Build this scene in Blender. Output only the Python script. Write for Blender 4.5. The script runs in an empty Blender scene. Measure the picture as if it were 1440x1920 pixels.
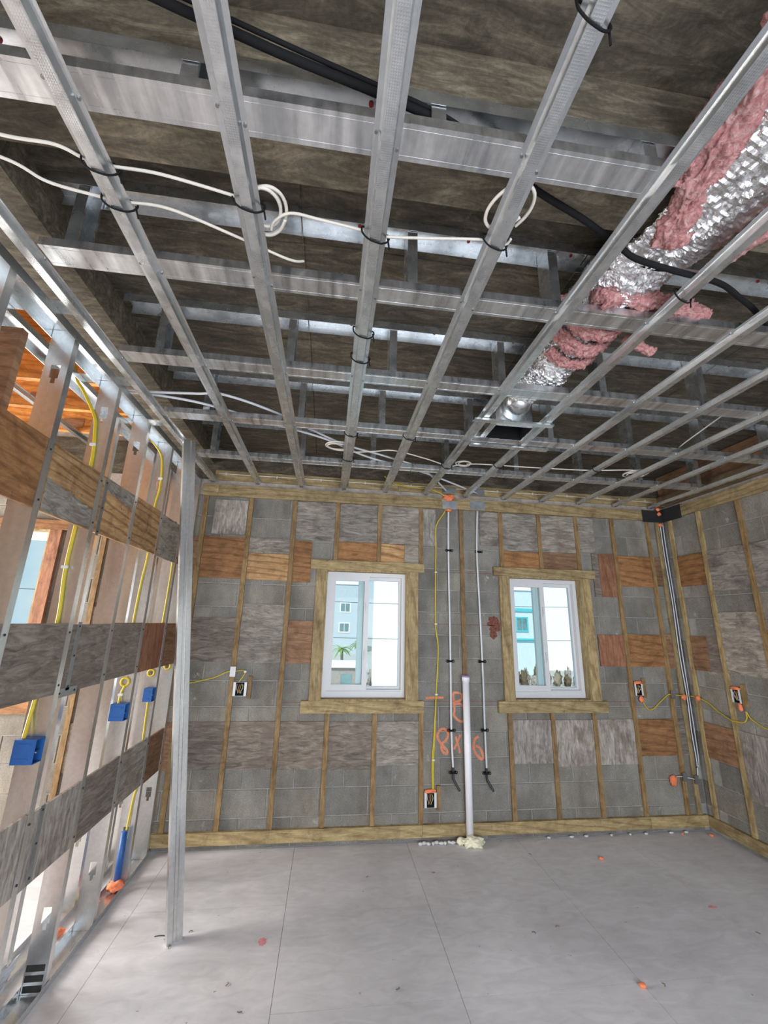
import bpy, bmesh, math, random
from mathutils import Vector, Matrix, noise
random.seed(7)
SC = bpy.context.scene
COL = SC.collection

# ---------------------------------------------------------------- camera
CAM_Z = 1.72
YAW, PITCH, ROLL, FPX = 0.1242, 0.2613, 0.0239, 778.6
fw = Vector((math.sin(YAW)*math.cos(PITCH), math.cos(YAW)*math.cos(PITCH), math.sin(PITCH)))
rt = Vector((math.cos(YAW), -math.sin(YAW), 0)); up = rt.cross(fw)
R2 = rt*math.cos(ROLL)+up*math.sin(ROLL); U2 = up*math.cos(ROLL)-rt*math.sin(ROLL)
cam = bpy.data.cameras.new('camera'); camo = bpy.data.objects.new('camera', cam); COL.objects.link(camo)
cam.sensor_fit = 'VERTICAL'; cam.sensor_height = 36.0; cam.lens = 36.0*FPX/1920.0
cam.clip_start = .02; cam.clip_end = 400
camo.matrix_world = Matrix(((R2.x, U2.x, -fw.x, 0), (R2.y, U2.y, -fw.y, 0), (R2.z, U2.z, -fw.z, CAM_Z), (0, 0, 0, 1)))
SC.camera = camo

# ---------------------------------------------------------------- world, sun, daylight in the openings
w = bpy.data.worlds.new('sky'); SC.world = w; w.use_nodes = True
nt = w.node_tree; nt.nodes.clear()
bg = nt.nodes.new('ShaderNodeBackground'); wo = nt.nodes.new('ShaderNodeOutputWorld')
tc = nt.nodes.new('ShaderNodeTexCoord'); nz = nt.nodes.new('ShaderNodeTexNoise'); rp = nt.nodes.new('ShaderNodeValToRGB')
nz.inputs['Scale'].default_value = 3.0; nz.inputs['Detail'].default_value = 5
rp.color_ramp.elements[0].position = .42; rp.color_ramp.elements[0].color = (.42, .72, .95, 1)
rp.color_ramp.elements[1].position = .6; rp.color_ramp.elements[1].color = (.95, .97, 1, 1)
nt.links.new(tc.outputs['Generated'], nz.inputs['Vector']); nt.links.new(nz.outputs['Fac'], rp.inputs['Fac'])
nt.links.new(rp.outputs['Color'], bg.inputs['Color']); bg.inputs['Strength'].default_value = 1.0
nt.links.new(bg.outputs['Background'], wo.inputs['Surface'])

def sun(name, rot, energy, angle, color):
    l = bpy.data.lights.new(name, 'SUN'); l.energy = energy; l.angle = angle; l.color = color
    o = bpy.data.objects.new(name, l); COL.objects.link(o); o.rotation_euler = rot; return o
sun('sun', (math.radians(48), 0, math.radians(-20)), 3.6, math.radians(.6), (1, .97, .92))

def area(name, loc, rot, sx, sy, power, color):
    l = bpy.data.lights.new(name, 'AREA'); l.shape = 'RECTANGLE'; l.size = sx; l.size_y = sy; l.energy = power; l.color = color
    o = bpy.data.objects.new(name, l); COL.objects.link(o); o.location = loc; o.rotation_euler = rot; return o
# daylight standing in the wide doorway behind the camera and in the side room's openings
area('doorway_daylight', (1.0, -2.12, 1.30), (math.radians(66), 0, 0), 3.7, 2.1, 240, (.87, .93, 1))
area('side_room_daylight', (-4.42, 2.75, 1.5), (math.radians(80), 0, math.radians(-97)), 1.7, 1.8, 290, (1, .95, .88))
area('side_room_window_daylight', (-2.85, 3.86, 1.74), (math.radians(-75), 0, 0), .7, 1.2, 40, (.95, .98, 1))

SC.view_settings.view_transform = 'Standard'; SC.view_settings.look = 'None'
SC.view_settings.exposure = -0.14; SC.view_settings.gamma = 1.0; SC.view_settings.use_curve_mapping = False

# ---------------------------------------------------------------- materials
class NT:
    def __init__(s, name):
        s.m = bpy.data.materials.new(name); s.m.use_nodes = True; s.t = s.m.node_tree
        s.b = s.t.nodes['Principled BSDF']
        s.pos = s.t.nodes.new('ShaderNodeNewGeometry').outputs['Position']
    def n(s, k, **kw):
        x = s.t.nodes.new(k)
        for a, v in kw.items(): setattr(x, a, v)
        return x
    def l(s, a, b): s.t.links.new(a, b)
    def mapped(s, scale, rnd=False):
        mp = s.n('ShaderNodeMapping'); mp.inputs['Scale'].default_value = scale; s.l(s.pos, mp.inputs['Vector'])
        if rnd:
            oi = s.n('ShaderNodeObjectInfo'); mu = s.n('ShaderNodeMath', operation='MULTIPLY'); mu.inputs[1].default_value = 37
            s.l(oi.outputs['Random'], mu.inputs[0]); cb = s.n('ShaderNodeCombineXYZ')
            for i in range(3): s.l(mu.outputs[0], cb.inputs[i])
            s.l(cb.outputs[0], mp.inputs['Location'])
        return mp.outputs['Vector']
    def noise(s, vec, scale, detail=4, rough=.55, dist=0):
        x = s.n('ShaderNodeTexNoise'); x.inputs['Scale'].default_value = scale; x.inputs['Detail'].default_value = detail
        x.inputs['Roughness'].default_value = rough; x.inputs['Distortion'].default_value = dist
        s.l(vec, x.inputs['Vector']); return x.outputs['Fac']
    def ramp(s, fac, stops):
        r = s.n('ShaderNodeValToRGB'); e = r.color_ramp.elements
        while len(e) < len(stops): e.new(.5)
        for i, (p, c) in enumerate(stops):
            e[i].position = p; e[i].color = (*c, 1) if len(c) == 3 else c
        s.l(fac, r.inputs['Fac']); return r.outputs['Color']
    def mix(s, a, b, f, blend='MIX'):
        x = s.n('ShaderNodeMix', data_type='RGBA', blend_type=blend)
        for sock, v in ((x.inputs[0], f), (x.inputs[6], a), (x.inputs[7], b)):
            if hasattr(v, 'is_output'): s.l(v, sock)
            else: sock.default_value = v if isinstance(v, (int, float)) else (*v, 1)
        return x.outputs[2]
    def bump(s, h, strength, dist=.01):
        b = s.n('ShaderNodeBump'); b.inputs['Strength'].default_value = strength; b.inputs['Distance'].default_value = dist
        s.l(h, b.inputs['Height']); s.l(b.outputs['Normal'], s.b.inputs['Normal'])
    def out(s, color=None, rough=None, metal=None):
        if color is not None:
            if hasattr(color, 'is_output'): s.l(color, s.b.inputs['Base Color'])
            else: s.b.inputs['Base Color'].default_value = (*color, 1)
        if rough is not None:
            if hasattr(rough, 'is_output'): s.l(rough, s.b.inputs['Roughness'])
            else: s.b.inputs['Roughness'].default_value = rough
        if metal is not None: s.b.inputs['Metallic'].default_value = metal
        return s.m
    def randf(s): return s.n('ShaderNodeObjectInfo').outputs['Random']

def m_plain(name, col, rough=.6, metal=0, vary=.12, scale=40):
    t = NT(name); f = t.noise(t.mapped((1, 1, 1)), scale)
    c = t.ramp(f, [(.3, tuple(x*(1-vary) for x in col)), (.7, tuple(min(1, x*(1+vary)) for x in col))])
    return t.out(c, rough, metal)

def m_steel(name, lo=(.58, .61, .63), hi=(.82, .85, .87), rough=(.2, .36), knurl=False, streak=(9, 9, 9)):
    t = NT(name); v = t.mapped(streak, True); f = t.noise(v, 1.6, 4, .5)
    g = t.noise(t.mapped((1, 1, 1)), 45, 3)
    c = t.mix(t.ramp(f, [(.3, lo), (.7, hi)]), t.ramp(g, [(.35, (.82,)*3), (.65, (1,)*3)]), .5, 'MULTIPLY')
    r = t.ramp(f, [(.25, (rough[0],)*3), (.8, (rough[1],)*3)])
    if knurl:
        ch = t.n('ShaderNodeTexVoronoi', distance='CHEBYCHEV'); ch.inputs['Scale'].default_value = 170; ch.inputs['Randomness'].default_value = 0
        t.l(t.pos, ch.inputs['Vector']); t.bump(ch.outputs['Distance'], .35, .0015)
    else: t.bump(t.noise(t.mapped((1, 1, 1)), 9, 2), .03, .01)
    return t.out(c, r, .92)

def m_block():
    t = NT('concrete_block'); rnd = t.randf()
    big = t.noise(t.mapped((1, 1, 1)), 3.0, 7, .68); fine = t.noise(t.mapped((1, 1, 1)), 130, 3, .7)
    base = t.ramp(rnd, [(0, (.24, .235, .22)), (.5, (.275, .268, .248)), (1, (.315, .302, .272))])
    c = t.mix(base, t.ramp(big, [(.3, (.66, .66, .67)), (.7, (1.16, 1.14, 1.10))]), 1, 'MULTIPLY')
    c = t.mix(c, t.ramp(fine, [(.38, (.62,)*3), (.5, (1,)*3), (.7, (1.12,)*3)]), .8, 'MULTIPLY')
    spl = t.noise(t.mapped((1, 1, 1)), 9, 6, .75)
    c = t.mix(c, (.62, .61, .58), t.ramp(spl, [(.62, (0, 0, 0)), (.72, (.6,)*3)]))
    wet = t.noise(t.mapped((1.5, 1.5, .6)), 2.4, 6, .7); c = t.mix(c, t.ramp(wet, [(.35, (.70, .66, .60)), (.6, (1, 1, 1))]), 1, 'MULTIPLY')
    t.bump(fine, .5, .004); return t.out(c, .95)

def m_mortar(name='mortar', a=(.24, .235, .225), b=(.38, .37, .345)):
    t = NT(name); f = t.noise(t.mapped((1, 1, 1)), 14, 7, .65); c = t.ramp(f, [(.3, a), (.7, b)])
    t.bump(f, .5, .01); return t.out(c, .95)

def m_wood(name, dark, mid, light, vert=False, grain=1.0, knots=False, rough=.75):
    # softwood / plywood face: long stretched grain, cathedral rings, dirt
    t = NT(name); sc = (15, 15, 2.2) if vert else (2.2, 2.2, 15)
    v = t.mapped(sc, True)
    g = t.noise(v, 2.6, 8, .7, 1.3)
    v2 = t.mapped((3.2, 3.2, .5) if vert else (.5, .5, 3.2), True)
    wv = t.n('ShaderNodeTexWave', wave_type='RINGS', rings_direction='SPHERICAL'); wv.inputs['Scale'].default_value = 2.3
    wv.inputs['Distortion'].default_value = 7; wv.inputs['Detail'].default_value = 3; t.l(v2, wv.inputs['Vector'])
    c = t.ramp(g, [(.28, dark), (.5, mid), (.72, light)])
    c = t.mix(c, t.ramp(wv.outputs['Fac'], [(0, (.62, .55, .48)), (.3, (1, 1, 1)), (1, (1.06, 1.06, 1.06))]), .75*grain, 'MULTIPLY')
    blot = t.noise(t.mapped((1, 1, 1), True), 6, 6, .7, .8); c = t.mix(c, t.ramp(blot, [(.32, (.55, .5, .46)), (.55, (1, 1, 1)), (.75, (1.15, 1.12, 1.06))]), .85, 'MULTIPLY')
    rnd = t.randf(); c = t.mix(c, t.ramp(rnd, [(0, (.82, .82, .84)), (1, (1.15, 1.13, 1.1))]), 1, 'MULTIPLY')
    sp = t.noise(t.mapped((1, 1, 1)), 32, 2, .5)
    c = t.mix(c, (.10, .07, .05), t.ramp(sp, [(.72, (0, 0, 0)), (.76, (.7,)*3)]))
    t.bump(g, .2, .003); return t.out(c, rough)

def m_weather(name, a, b, c_, vert=False, stain=(.16, .12, .10)):
    # weathered grey plywood face with dark mould stains and peeled veneer
    t = NT(name); v = t.mapped((13, 13, 2.6) if vert else (2.6, 2.6, 13), True)
    g = t.noise(v, 2.6, 9, .72, 1.0); blot = t.noise(t.mapped((1, 1, 1), True), 5.5, 6, .65, .4)
    c = t.ramp(g, [(.33, tuple(.75*x for x in a)), (.5, b), (.66, tuple(1.12*x for x in c_))])
    c = t.mix(c, stain, t.ramp(blot, [(.5, (0, 0, 0)), (.68, (.8,)*3)]))
    rnd = t.randf(); c = t.mix(c, t.ramp(rnd, [(0, (.85, .85, .87)), (1, (1.12, 1.1, 1.07))]), 1, 'MULTIPLY')
    t.bump(g, .3, .003); return t.out(c, .9)

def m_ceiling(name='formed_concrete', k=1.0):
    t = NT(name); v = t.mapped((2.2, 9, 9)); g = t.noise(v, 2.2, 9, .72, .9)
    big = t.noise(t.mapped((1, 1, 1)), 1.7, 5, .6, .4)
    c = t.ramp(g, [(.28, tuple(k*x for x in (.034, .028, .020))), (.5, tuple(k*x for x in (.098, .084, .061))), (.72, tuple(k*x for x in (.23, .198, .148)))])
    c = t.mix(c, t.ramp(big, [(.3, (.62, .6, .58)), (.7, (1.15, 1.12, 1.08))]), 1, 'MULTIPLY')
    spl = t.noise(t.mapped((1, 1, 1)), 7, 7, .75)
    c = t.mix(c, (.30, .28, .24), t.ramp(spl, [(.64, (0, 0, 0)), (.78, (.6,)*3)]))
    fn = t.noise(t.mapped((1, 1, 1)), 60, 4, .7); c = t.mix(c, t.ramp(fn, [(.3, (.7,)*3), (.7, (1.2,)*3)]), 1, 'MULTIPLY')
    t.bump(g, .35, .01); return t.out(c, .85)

def m_floor():
    t = NT('cement_board'); big = t.noise(t.mapped((1, 1, 1)), 1.3, 6, .6, .7); sw = t.noise(t.mapped((2, 5, 1)), 3, 6, .6, 1.2)
    sp = t.noise(t.mapped((1, 1, 1)), 26, 2, .5)
    c = t.ramp(big, [(.3, (.53, .52, .545)), (.7, (.69, .68, .71))])
    c = t.mix(c, t.ramp(sw, [(.3, (.88,)*3), (.7, (1.08,)*3)]), 1, 'MULTIPLY')
    c = t.mix(c, (.12, .11, .11), t.ramp(sp, [(.745, (0, 0, 0)), (.77, (.55,)*3)]))
    t.bump(t.noise(t.mapped((1, 1, 1)), 60, 4), .12, .003); return t.out(c, .72)

def m_foil():
    t = NT('foil'); f = t.noise(t.mapped((1, 1, 1)), 22, 6, .7, 1.0); g = t.noise(t.mapped((1, 1, 1)), 5, 4)
    t.bump(f, .45, .02); return t.out(t.ramp(g, [(.3, (.75, .75, .77)), (.7, (.95, .95, .96))]), t.ramp(g, [(.3, (.10,)*3), (.7, (.2,)*3)]), 1)

def m_pink():
    t = NT('fibreglass'); f = t.noise(t.mapped((1, 1, 1)), 34, 9, .75, 1.6); g = t.noise(t.mapped((6, 1, 1)), 24, 8, .75)
    c = t.ramp(f, [(.30, (.44, .13, .13)), (.5, (.80, .37, .36)), (.68, (.95, .72, .68))])
    c = t.mix(c, t.ramp(g, [(.3, (.75,)*3), (.7, (1.1,)*3)]), 1, 'MULTIPLY')
    t.bump(f, .9, .02); return t.out(c, 1)

def m_paint():
    t = NT('orange_spray_paint'); f = t.noise(t.mapped((1, 1, 1)), 70, 5, .7); b = t.noise(t.mapped((1, 1, 1)), 12, 3)
    c = t.mix(t.ramp(b, [(.3, (.62, .17, .07)), (.7, (.80, .27, .13))]), (.27, .26, .25), t.ramp(f, [(.5, (0, 0, 0)), (.62, (.9,)*3)])); return t.out(c, .9)

def m_glass():
    m = bpy.data.materials.new('glass'); m.use_nodes = True; t = m.node_tree; t.nodes.clear()
    o = t.nodes.new('ShaderNodeOutputMaterial'); tr = t.nodes.new('ShaderNodeBsdfTransparent'); gl = t.nodes.new('ShaderNodeBsdfGlossy')
    tr.inputs[0].default_value = (.90, .97, .97, 1); gl.inputs['Roughness'].default_value = .03
    fr = t.nodes.new('ShaderNodeFresnel'); fr.inputs[0].default_value = 1.15; mx = t.nodes.new('ShaderNodeMixShader')
    t.links.new(fr.outputs[0], mx.inputs[0]); t.links.new(tr.outputs[0], mx.inputs[1]); t.links.new(gl.outputs[0], mx.inputs[2])
    t.links.new(mx.outputs[0], o.inputs[0]); return m

M = dict(
    steel=m_steel('galvanized_steel'), steel_long=m_steel('galvanized_steel_streaked', streak=(6, 1.5, 6)),
    carrier=m_steel('galvanized_steel_stained', lo=(.48, .50, .52), hi=(.86, .87, .88), rough=(.22, .42), streak=(18, 2.2, 6)),
    knurl=m_steel('knurled_steel', knurl=True), stud=m_steel('stud_steel', lo=(.55, .56, .56), hi=(.80, .80, .79), rough=(.22, .38), streak=(4, 4, .8)),
    block=m_block(), mortar=m_mortar(), rough_mortar=m_mortar('smeared_mortar', (.22, .20, .18), (.46, .40, .36)),
    ceiling=m_ceiling(), beam=m_ceiling('lit_board_formed_beam', 1.5), floor=m_floor(), foil=m_foil(), pink=m_pink(), glass=m_glass(),  # beam is the ceiling concrete paled for light from behind, and a cleaner face
    treated=m_wood('treated_lumber', (.22, .16, .075), (.36, .275, .135), (.50, .40, .22), grain=.8),
    treated_v=m_wood('treated_lumber_upright', (.22, .16, .075), (.36, .275, .135), (.50, .40, .22), vert=True, grain=.8),
    strip=m_wood('furring_wood', (.16, .095, .035), (.26, .165, .07), (.38, .26, .13), vert=True, grain=.5),
    orange=m_wood('orange_plywood', (.17, .075, .028), (.31, .15, .058), (.43, .23, .10), grain=.8),
    grainy=m_wood('cathedral_plywood', (.26, .13, .05), (.47, .28, .125), (.60, .40, .21), grain=1.2),
    brown=m_wood('brown_plywood', (.14, .07, .035), (.26, .145, .08), (.36, .22, .14), grain=.6),
    redbrown=m_wood('red_brown_plywood', (.17, .07, .035), (.29, .13, .07), (.40, .22, .14), vert=True, grain=.6),
    weather=m_weather('weathered_plywood', (.15, .135, .115), (.27, .245, .21), (.39, .355, .31)),
    taupe=m_weather('taupe_plywood', (.115, .095, .078), (.195, .165, .138), (.275, .24, .205)),
    whitewash=m_weather('bleached_plywood', (.17, .15, .13), (.31, .28, .25), (.44, .405, .37), vert=True),
    mould=m_weather('mouldy_plywood', (.17, .145, .125), (.29, .26, .225), (.39, .355, .31), stain=(.10, .075, .07)),
    roofwood=m_wood('roof_framing', (.40, .16, .035), (.62, .28, .07), (.78, .42, .14), grain=.9),
    darkwood=m_wood('dark_plate', (.09, .06, .03), (.17, .12, .07), (.26, .19, .12), grain=.6),
    vinyl=m_plain('white_vinyl', (.66, .67, .69), .4, 0, .02), pvc=m_plain('pvc', (.82, .82, .86), .35, 0, .02),
    purple=m_plain('primer', (.34, .26, .52), .5), pex=m_plain('grey_pex', (.62, .64, .68), .4, 0, .05),
    black=m_plain('black_plastic', (.010, .010, .011), .8), dark=m_plain('dark_metal', (.05, .05, .055), .5, .5),
    yellow=m_plain('yellow_jacket', (.55, .42, .02), .45, 0, .06), white=m_plain('white_jacket', (.66, .62, .56), .5, 0, .05),
    blue=m_plain('blue_plastic', (.012, .085, .30), .45, 0, .1), foam=m_plain('spray_foam', (.80, .76, .58), .85, 0, .1),
    orangefoam=m_plain('orange_sealant', (.80, .22, .10), .8, 0, .2), paint=m_paint(),
    chalk=m_plain('chalk_line', (.20, .07, .06), .95), rust=m_plain('dried_rust', (.17, .06, .04), .9, 0, .5, 60),
    redpin=m_plain('red_cap', (.30, .01, .015), .5), seam=m_plain('joint_filler', (.30, .29, .29), .95),  # seam is the plain grey seen in the joints between floor boards
    plate=m_steel('nail_plate', lo=(.30, .32, .34), hi=(.42, .44, .46), rough=(.4, .55)),
    blackplate=m_plain('black_plate', (.03, .032, .036), .5, .3), plaster=m_plain('plaster_crumb', (.62, .61, .62), .9, 0, .15),
    bag=m_plain('plastic_sheet', (.60, .63, .70), .35, 0, .1, 12), pinkdust=m_plain('pink_chalk', (.70, .28, .30), .95, 0, .2),
    sidewall=m_plain('side_room_board', (.50, .36, .23), .8, 0, .1, 6), screw=m_plain('screw', (.30, .31, .32), .35, .9),
    darkscrew=m_plain('black_screw', (.04, .035, .03), .5, .4), tape=m_plain('black_mark', (.012, .012, .012), .8),
    greybldg=m_plain('grey_stucco', (.50, .56, .62), .9, 0, .05, 3), whitebldg=m_plain('white_stucco', (.90, .90, .90), .9, 0, .03, 3),
    teal=m_plain('teal_paint', (.10, .52, .60), .8, 0, .05), paleblue=m_plain('pale_blue_stucco', (.62, .72, .80), .9, 0, .05, 3),
    bglass=m_plain('building_glass', (.16, .26, .28), .2, 0, .3, 2), ground=m_plain('gravel', (.50, .47, .44), .95, 0, .3, 4),
    leaf=m_plain('leaf', (.22, .34, .07), .7, 0, .35, 6), trunk=m_plain('trunk', (.30, .24, .18), .9),
    rubble=m_plain('rubble', (.36, .31, .28), .95, 0, .4, 9), wire=m_plain('wire', (.10, .10, .11), .7),
)

M['black'].node_tree.nodes['Principled BSDF'].inputs['Specular IOR Level'].default_value = .15
# ---------------------------------------------------------------- mesh helpers
class MB:
    def __init__(s): s.v = []; s.f = []
    def add(s, vs, fs):
        b = len(s.v); s.v += [tuple(v) for v in vs]; s.f += [tuple(b+i for i in f) for f in fs]; return s
    def box(s, x0, x1, y0, y1, z0, z1):
        x0, x1 = min(x0, x1), max(x0, x1); y0, y1 = min(y0, y1), max(y0, y1); z0, z1 = min(z0, z1), max(z0, z1)
        return s.add([(x0, y0, z0), (x1, y0, z0), (x1, y1, z0), (x0, y1, z0), (x0, y0, z1), (x1, y0, z1), (x1, y1, z1), (x0, y1, z1)],
                     [(0, 3, 2, 1), (4, 5, 6, 7), (0, 1, 5, 4), (1, 2, 6, 5), (2, 3, 7, 6), (3, 0, 4, 7)])
    def prism(s, poly, place):   # poly: list of 2-D points; place(u, v, t) -> 3-D, t in {0,1}
        n = len(poly); vs = [place(u, v, 0) for u, v in poly]+[place(u, v, 1) for u, v in poly]
        fs = [tuple(range(n))[::-1], tuple(range(n, 2*n))]+[(i, (i+1) % n, n+(i+1) % n, n+i) for i in range(n)]
        return s.add(vs, fs)
    def strip_profile(s, pts, th, place):   # open polyline profile given thickness
        n = len(pts); P = [Vector(p) for p in pts]; nor = []
        for i in range(n):
            a = P[max(i-1, 0)]; b = P[min(i+1, n-1)]; d = (b-a).normalized(); nn = Vector((-d.y, d.x))
            if 0 < i < n-1:
                d1 = (P[i]-P[i-1]).normalized(); n1 = Vector((-d1.y, d1.x)); k = nn.dot(n1); nn = nn/max(k, .4)
            nor.append(nn)
        Q = [P[i]+nor[i]*th for i in range(n)]
        vs = []
        for t in (0, 1):
            vs += [place(p.x, p.y, t) for p in P]+[place(q.x, q.y, t) for q in Q]
        fs = []; o = 2*n
        for i in range(n-1):
            fs += [(i, i+1, o+i+1, o+i), (n+i, o+n+i, o+n+i+1, n+i+1), (i, n+i, n+i+1, i+1), (o+i, o+i+1, o+n+i+1, o+n+i)]
        fs += [(0, o, o+n, n), (n-1, n+n-1, o+n+n-1, o+n-1)]
        return s.add(vs, fs)
    def tube(s, pts, r, n=8, ry=None, cap=True):
        pts = [Vector(p) for p in pts]; m = len(pts); b = len(s.v); prev = None
        for i, p in enumerate(pts):
            d = (pts[min(i+1, m-1)]-pts[max(i-1, 0)])
            d = d.normalized() if d.length > 1e-9 else Vector((0, 0, 1))
            if prev is None: a = d.orthogonal().normalized()
            else:
                a = prev-d*prev.dot(d); a = a.normalized() if a.length > 1e-6 else d.orthogonal().normalized()
            prev = a; c = d.cross(a); rr = r[i] if isinstance(r, (list, tuple)) else r
            for k in range(n):
                t = 2*math.pi*k/n; s.v.append(tuple(p+a*math.cos(t)*rr+c*math.sin(t)*(rr if ry is None else ry)))
        for i in range(m-1):
            for k in range(n): s.f.append((b+i*n+k, b+i*n+(k+1) % n, b+(i+1)*n+(k+1) % n, b+(i+1)*n+k))
        if cap: s.f.append(tuple(b+k for k in range(n))[::-1]); s.f.append(tuple(b+(m-1)*n+k for k in range(n)))
        return s
    def mesh(s, name, smooth=False):
        me = bpy.data.meshes.new(name); me.from_pydata(s.v, [], s.f); me.update()
        bm = bmesh.new(); bm.from_mesh(me); bmesh.ops.recalc_face_normals(bm, faces=bm.faces[:]); bm.to_mesh(me); bm.free()
        if smooth:
            for p in me.polygons: p.use_smooth = True
        return me
    def build(s, name, mat, parent=None, smooth=False, **tags):
        return link(name, s.mesh(name, smooth), mat, parent, **tags)

def tag(o, label=None, cat=None, group=None, kind=None):
    for k, v in (('label', label), ('category', cat), ('group', group), ('kind', kind)):
        if v: o[k] = v
    return o
def link(name, me, mat, parent=None, loc=None, rot=None, **tags):
    if mat and not me.materials: me.materials.append(M[mat] if isinstance(mat, str) else mat)
    o = bpy.data.objects.new(name, me); COL.objects.link(o)
    if loc: o.location = loc
    if rot: o.rotation_euler = rot
    if parent:
        o.parent = parent; o.matrix_parent_inverse = Matrix.Translation(-base(parent))
    return tag(o, **tags)
def base(o):
    v = Vector(o.location)
    return v
def empty(name, loc=(0, 0, 0), **tags):
    o = bpy.data.objects.new(name, None); COL.objects.link(o); o.location = loc; o.empty_display_size = .1
    return tag(o, **tags)
def box(name, mat, x0, x1, y0, y1, z0, z1, parent=None, **tags):
    return MB().box(x0, x1, y0, y1, z0, z1).build(name, mat, parent, **tags)
def spline(pts, n=8):
    P = [Vector(p) for p in pts]; out = []
    for i in range(len(P)-1):
        a, b, c, d = P[max(i-1, 0)], P[i], P[i+1], P[min(i+2, len(P)-1)]
        for k in range(n):
            t = k/n; out.append(.5*((2*b)+(c-a)*t+(2*a-5*b+4*c-d)*t*t+(3*b-a-3*c+d)*t**3))
    out.append(P[-1]); return out
def cable(name, mat, pts, r, parent=None, n=8, **tags):
    return MB().tube(spline(pts), r, n).build(name, mat, parent, True, **tags)
def chamfer_block(L, Hh, Dp, c=.004):
    # local: x 0..L, z 0..H, front face at y=0, back at y=Dp
    return MB().add([(c, 0, c), (L-c, 0, c), (L-c, 0, Hh-c), (c, 0, Hh-c), (0, c, 0), (L, c, 0), (L, c, Hh), (0, c, Hh), (0, Dp, 0), (L, Dp, 0), (L, Dp, Hh), (0, Dp, Hh)],
                    [(0, 1, 2, 3), (0, 4, 5, 1), (1, 5, 6, 2), (2, 6, 7, 3), (3, 7, 4, 0), (4, 8, 9, 5), (5, 9, 10, 6), (6, 10, 11, 7), (7, 11, 8, 4), (8, 11, 10, 9)])
def lump(name, mat, loc, size, amp=.35, freq=1.8, sub=3, parent=None, seed=0, **tags):
    bm = bmesh.new(); bmesh.ops.create_icosphere(bm, subdivisions=sub, radius=1)
    for v in bm.verts:
        q = v.co*freq+Vector((seed*3.1, seed*1.7, seed*.9))
        k = 1+amp*noise.fractal(q, .8, 2.1, 4)+amp*.6*abs(noise.noise(q*2.3)); v.co = Vector((v.co.x*size[0]*k, v.co.y*size[1]*k, v.co.z*size[2]*k))
    zmin = min(v.co.z for v in bm.verts)
    me = bpy.data.meshes.new(name); bm.to_mesh(me); bm.free()
    for p in me.polygons: p.use_smooth = True
    return link(name, me, mat, parent, loc, **tags)
def fluff(name, pts, wid, thk, parent=None, seed=0, n=64, mat='pink', amp=.4, **tags):
    # torn fibreglass: elliptical section swept on a path and ruffled
    P = spline(pts, 26); m = len(P); vs = []; fs = []
    for i, p in enumerate(P):
        d = (P[min(i+1, m-1)]-P[max(i-1, 0)]).normalized(); side = d.cross(Vector((0, 0, 1)))
        side = side.normalized() if side.length > .05 else Vector((1, 0, 0)); nn = side.cross(d)
        e = min(1, (min(i, m-1-i)+.6)/4.0)**.6
        for k in range(n):
            t = 2*math.pi*k/n; q = p+side*math.cos(t)*wid*e+nn*math.sin(t)*thk*e
            lo = q-p; w3 = Vector((i*.10+seed, lo.dot(side)*60, lo.dot(nn)*60)); h = .8*noise.fractal(q*20+Vector((seed, seed, seed)), .7, 2.2, 5)+1.1*noise.fractal(w3, .7, 2.1, 4)+.7*noise.fractal(q*110, .8, 2.0, 3)
            off = (q-p).normalized() if (q-p).length > 1e-6 else nn
            vs.append(q+off*h*amp*thk)
    for i in range(m-1):
        for k in range(n): fs.append((i*n+k, i*n+(k+1) % n, (i+1)*n+(k+1) % n, (i+1)*n+k))
    fs += [tuple(range(n))[::-1], tuple((m-1)*n+k for k in range(n))]
    return MB().add(vs, fs).build(name, mat, parent, True, **tags)
def sub_intervals(a, b, cuts):
    segs = [(a, b)]
    for c0, c1 in cuts:
        nxt = []
        for s0, s1 in segs:
            if c1 <= s0 or c0 >= s1: nxt.append((s0, s1)); continue
            if c0 > s0: nxt.append((s0, c0))
            if c1 < s1: nxt.append((c1, s1))
        segs = nxt
    return [(s0, s1) for s0, s1 in segs if s1-s0 > .03]

# ================================================================ STRUCTURE
YB = 3.90      # face of the back block wall
XR = 3.495     # face of the right block wall
S16 = .4064; SX0 = -1.179
YS = 3.88      # face of strips on the back wall
SLAB = 3.32
WIN = [(-.035, .73, 1.066, 2.19), (1.715, 2.47, 1.066, 2.19), (-3.26, -2.43, 1.066, 2.44)]

# floor: sub-floor slab with cement boards laid on it
floor = box('floor', 'seam', -4.6, 3.7, -2.3, 4.12, -.16, -.006, kind='structure')
fx = [-1.07-.91*3, -1.07-.91*2, -1.07-.91, -1.07, -.16, .735, 1.67, 2.575, 3.495]
fx[0] = -4.5
cnt = 0
for i in range(len(fx)-1):
    rows = [-2.2, -.61, .915, 2.44, 3.90] if i % 2 == 0 else [-2.2, -1.3, .2, 1.70, 3.2, 3.90]
    if i in (5, 6): rows = [-2.2, -.61, .915, 2.44, 3.90]
    for j in range(len(rows)-1):
        g = .0011
        MB().box(fx[i]+g, fx[i+1]-g, rows[j]+g, rows[j+1]-g, -.006, 0).build('floor_panel', 'floor', floor)

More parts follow.
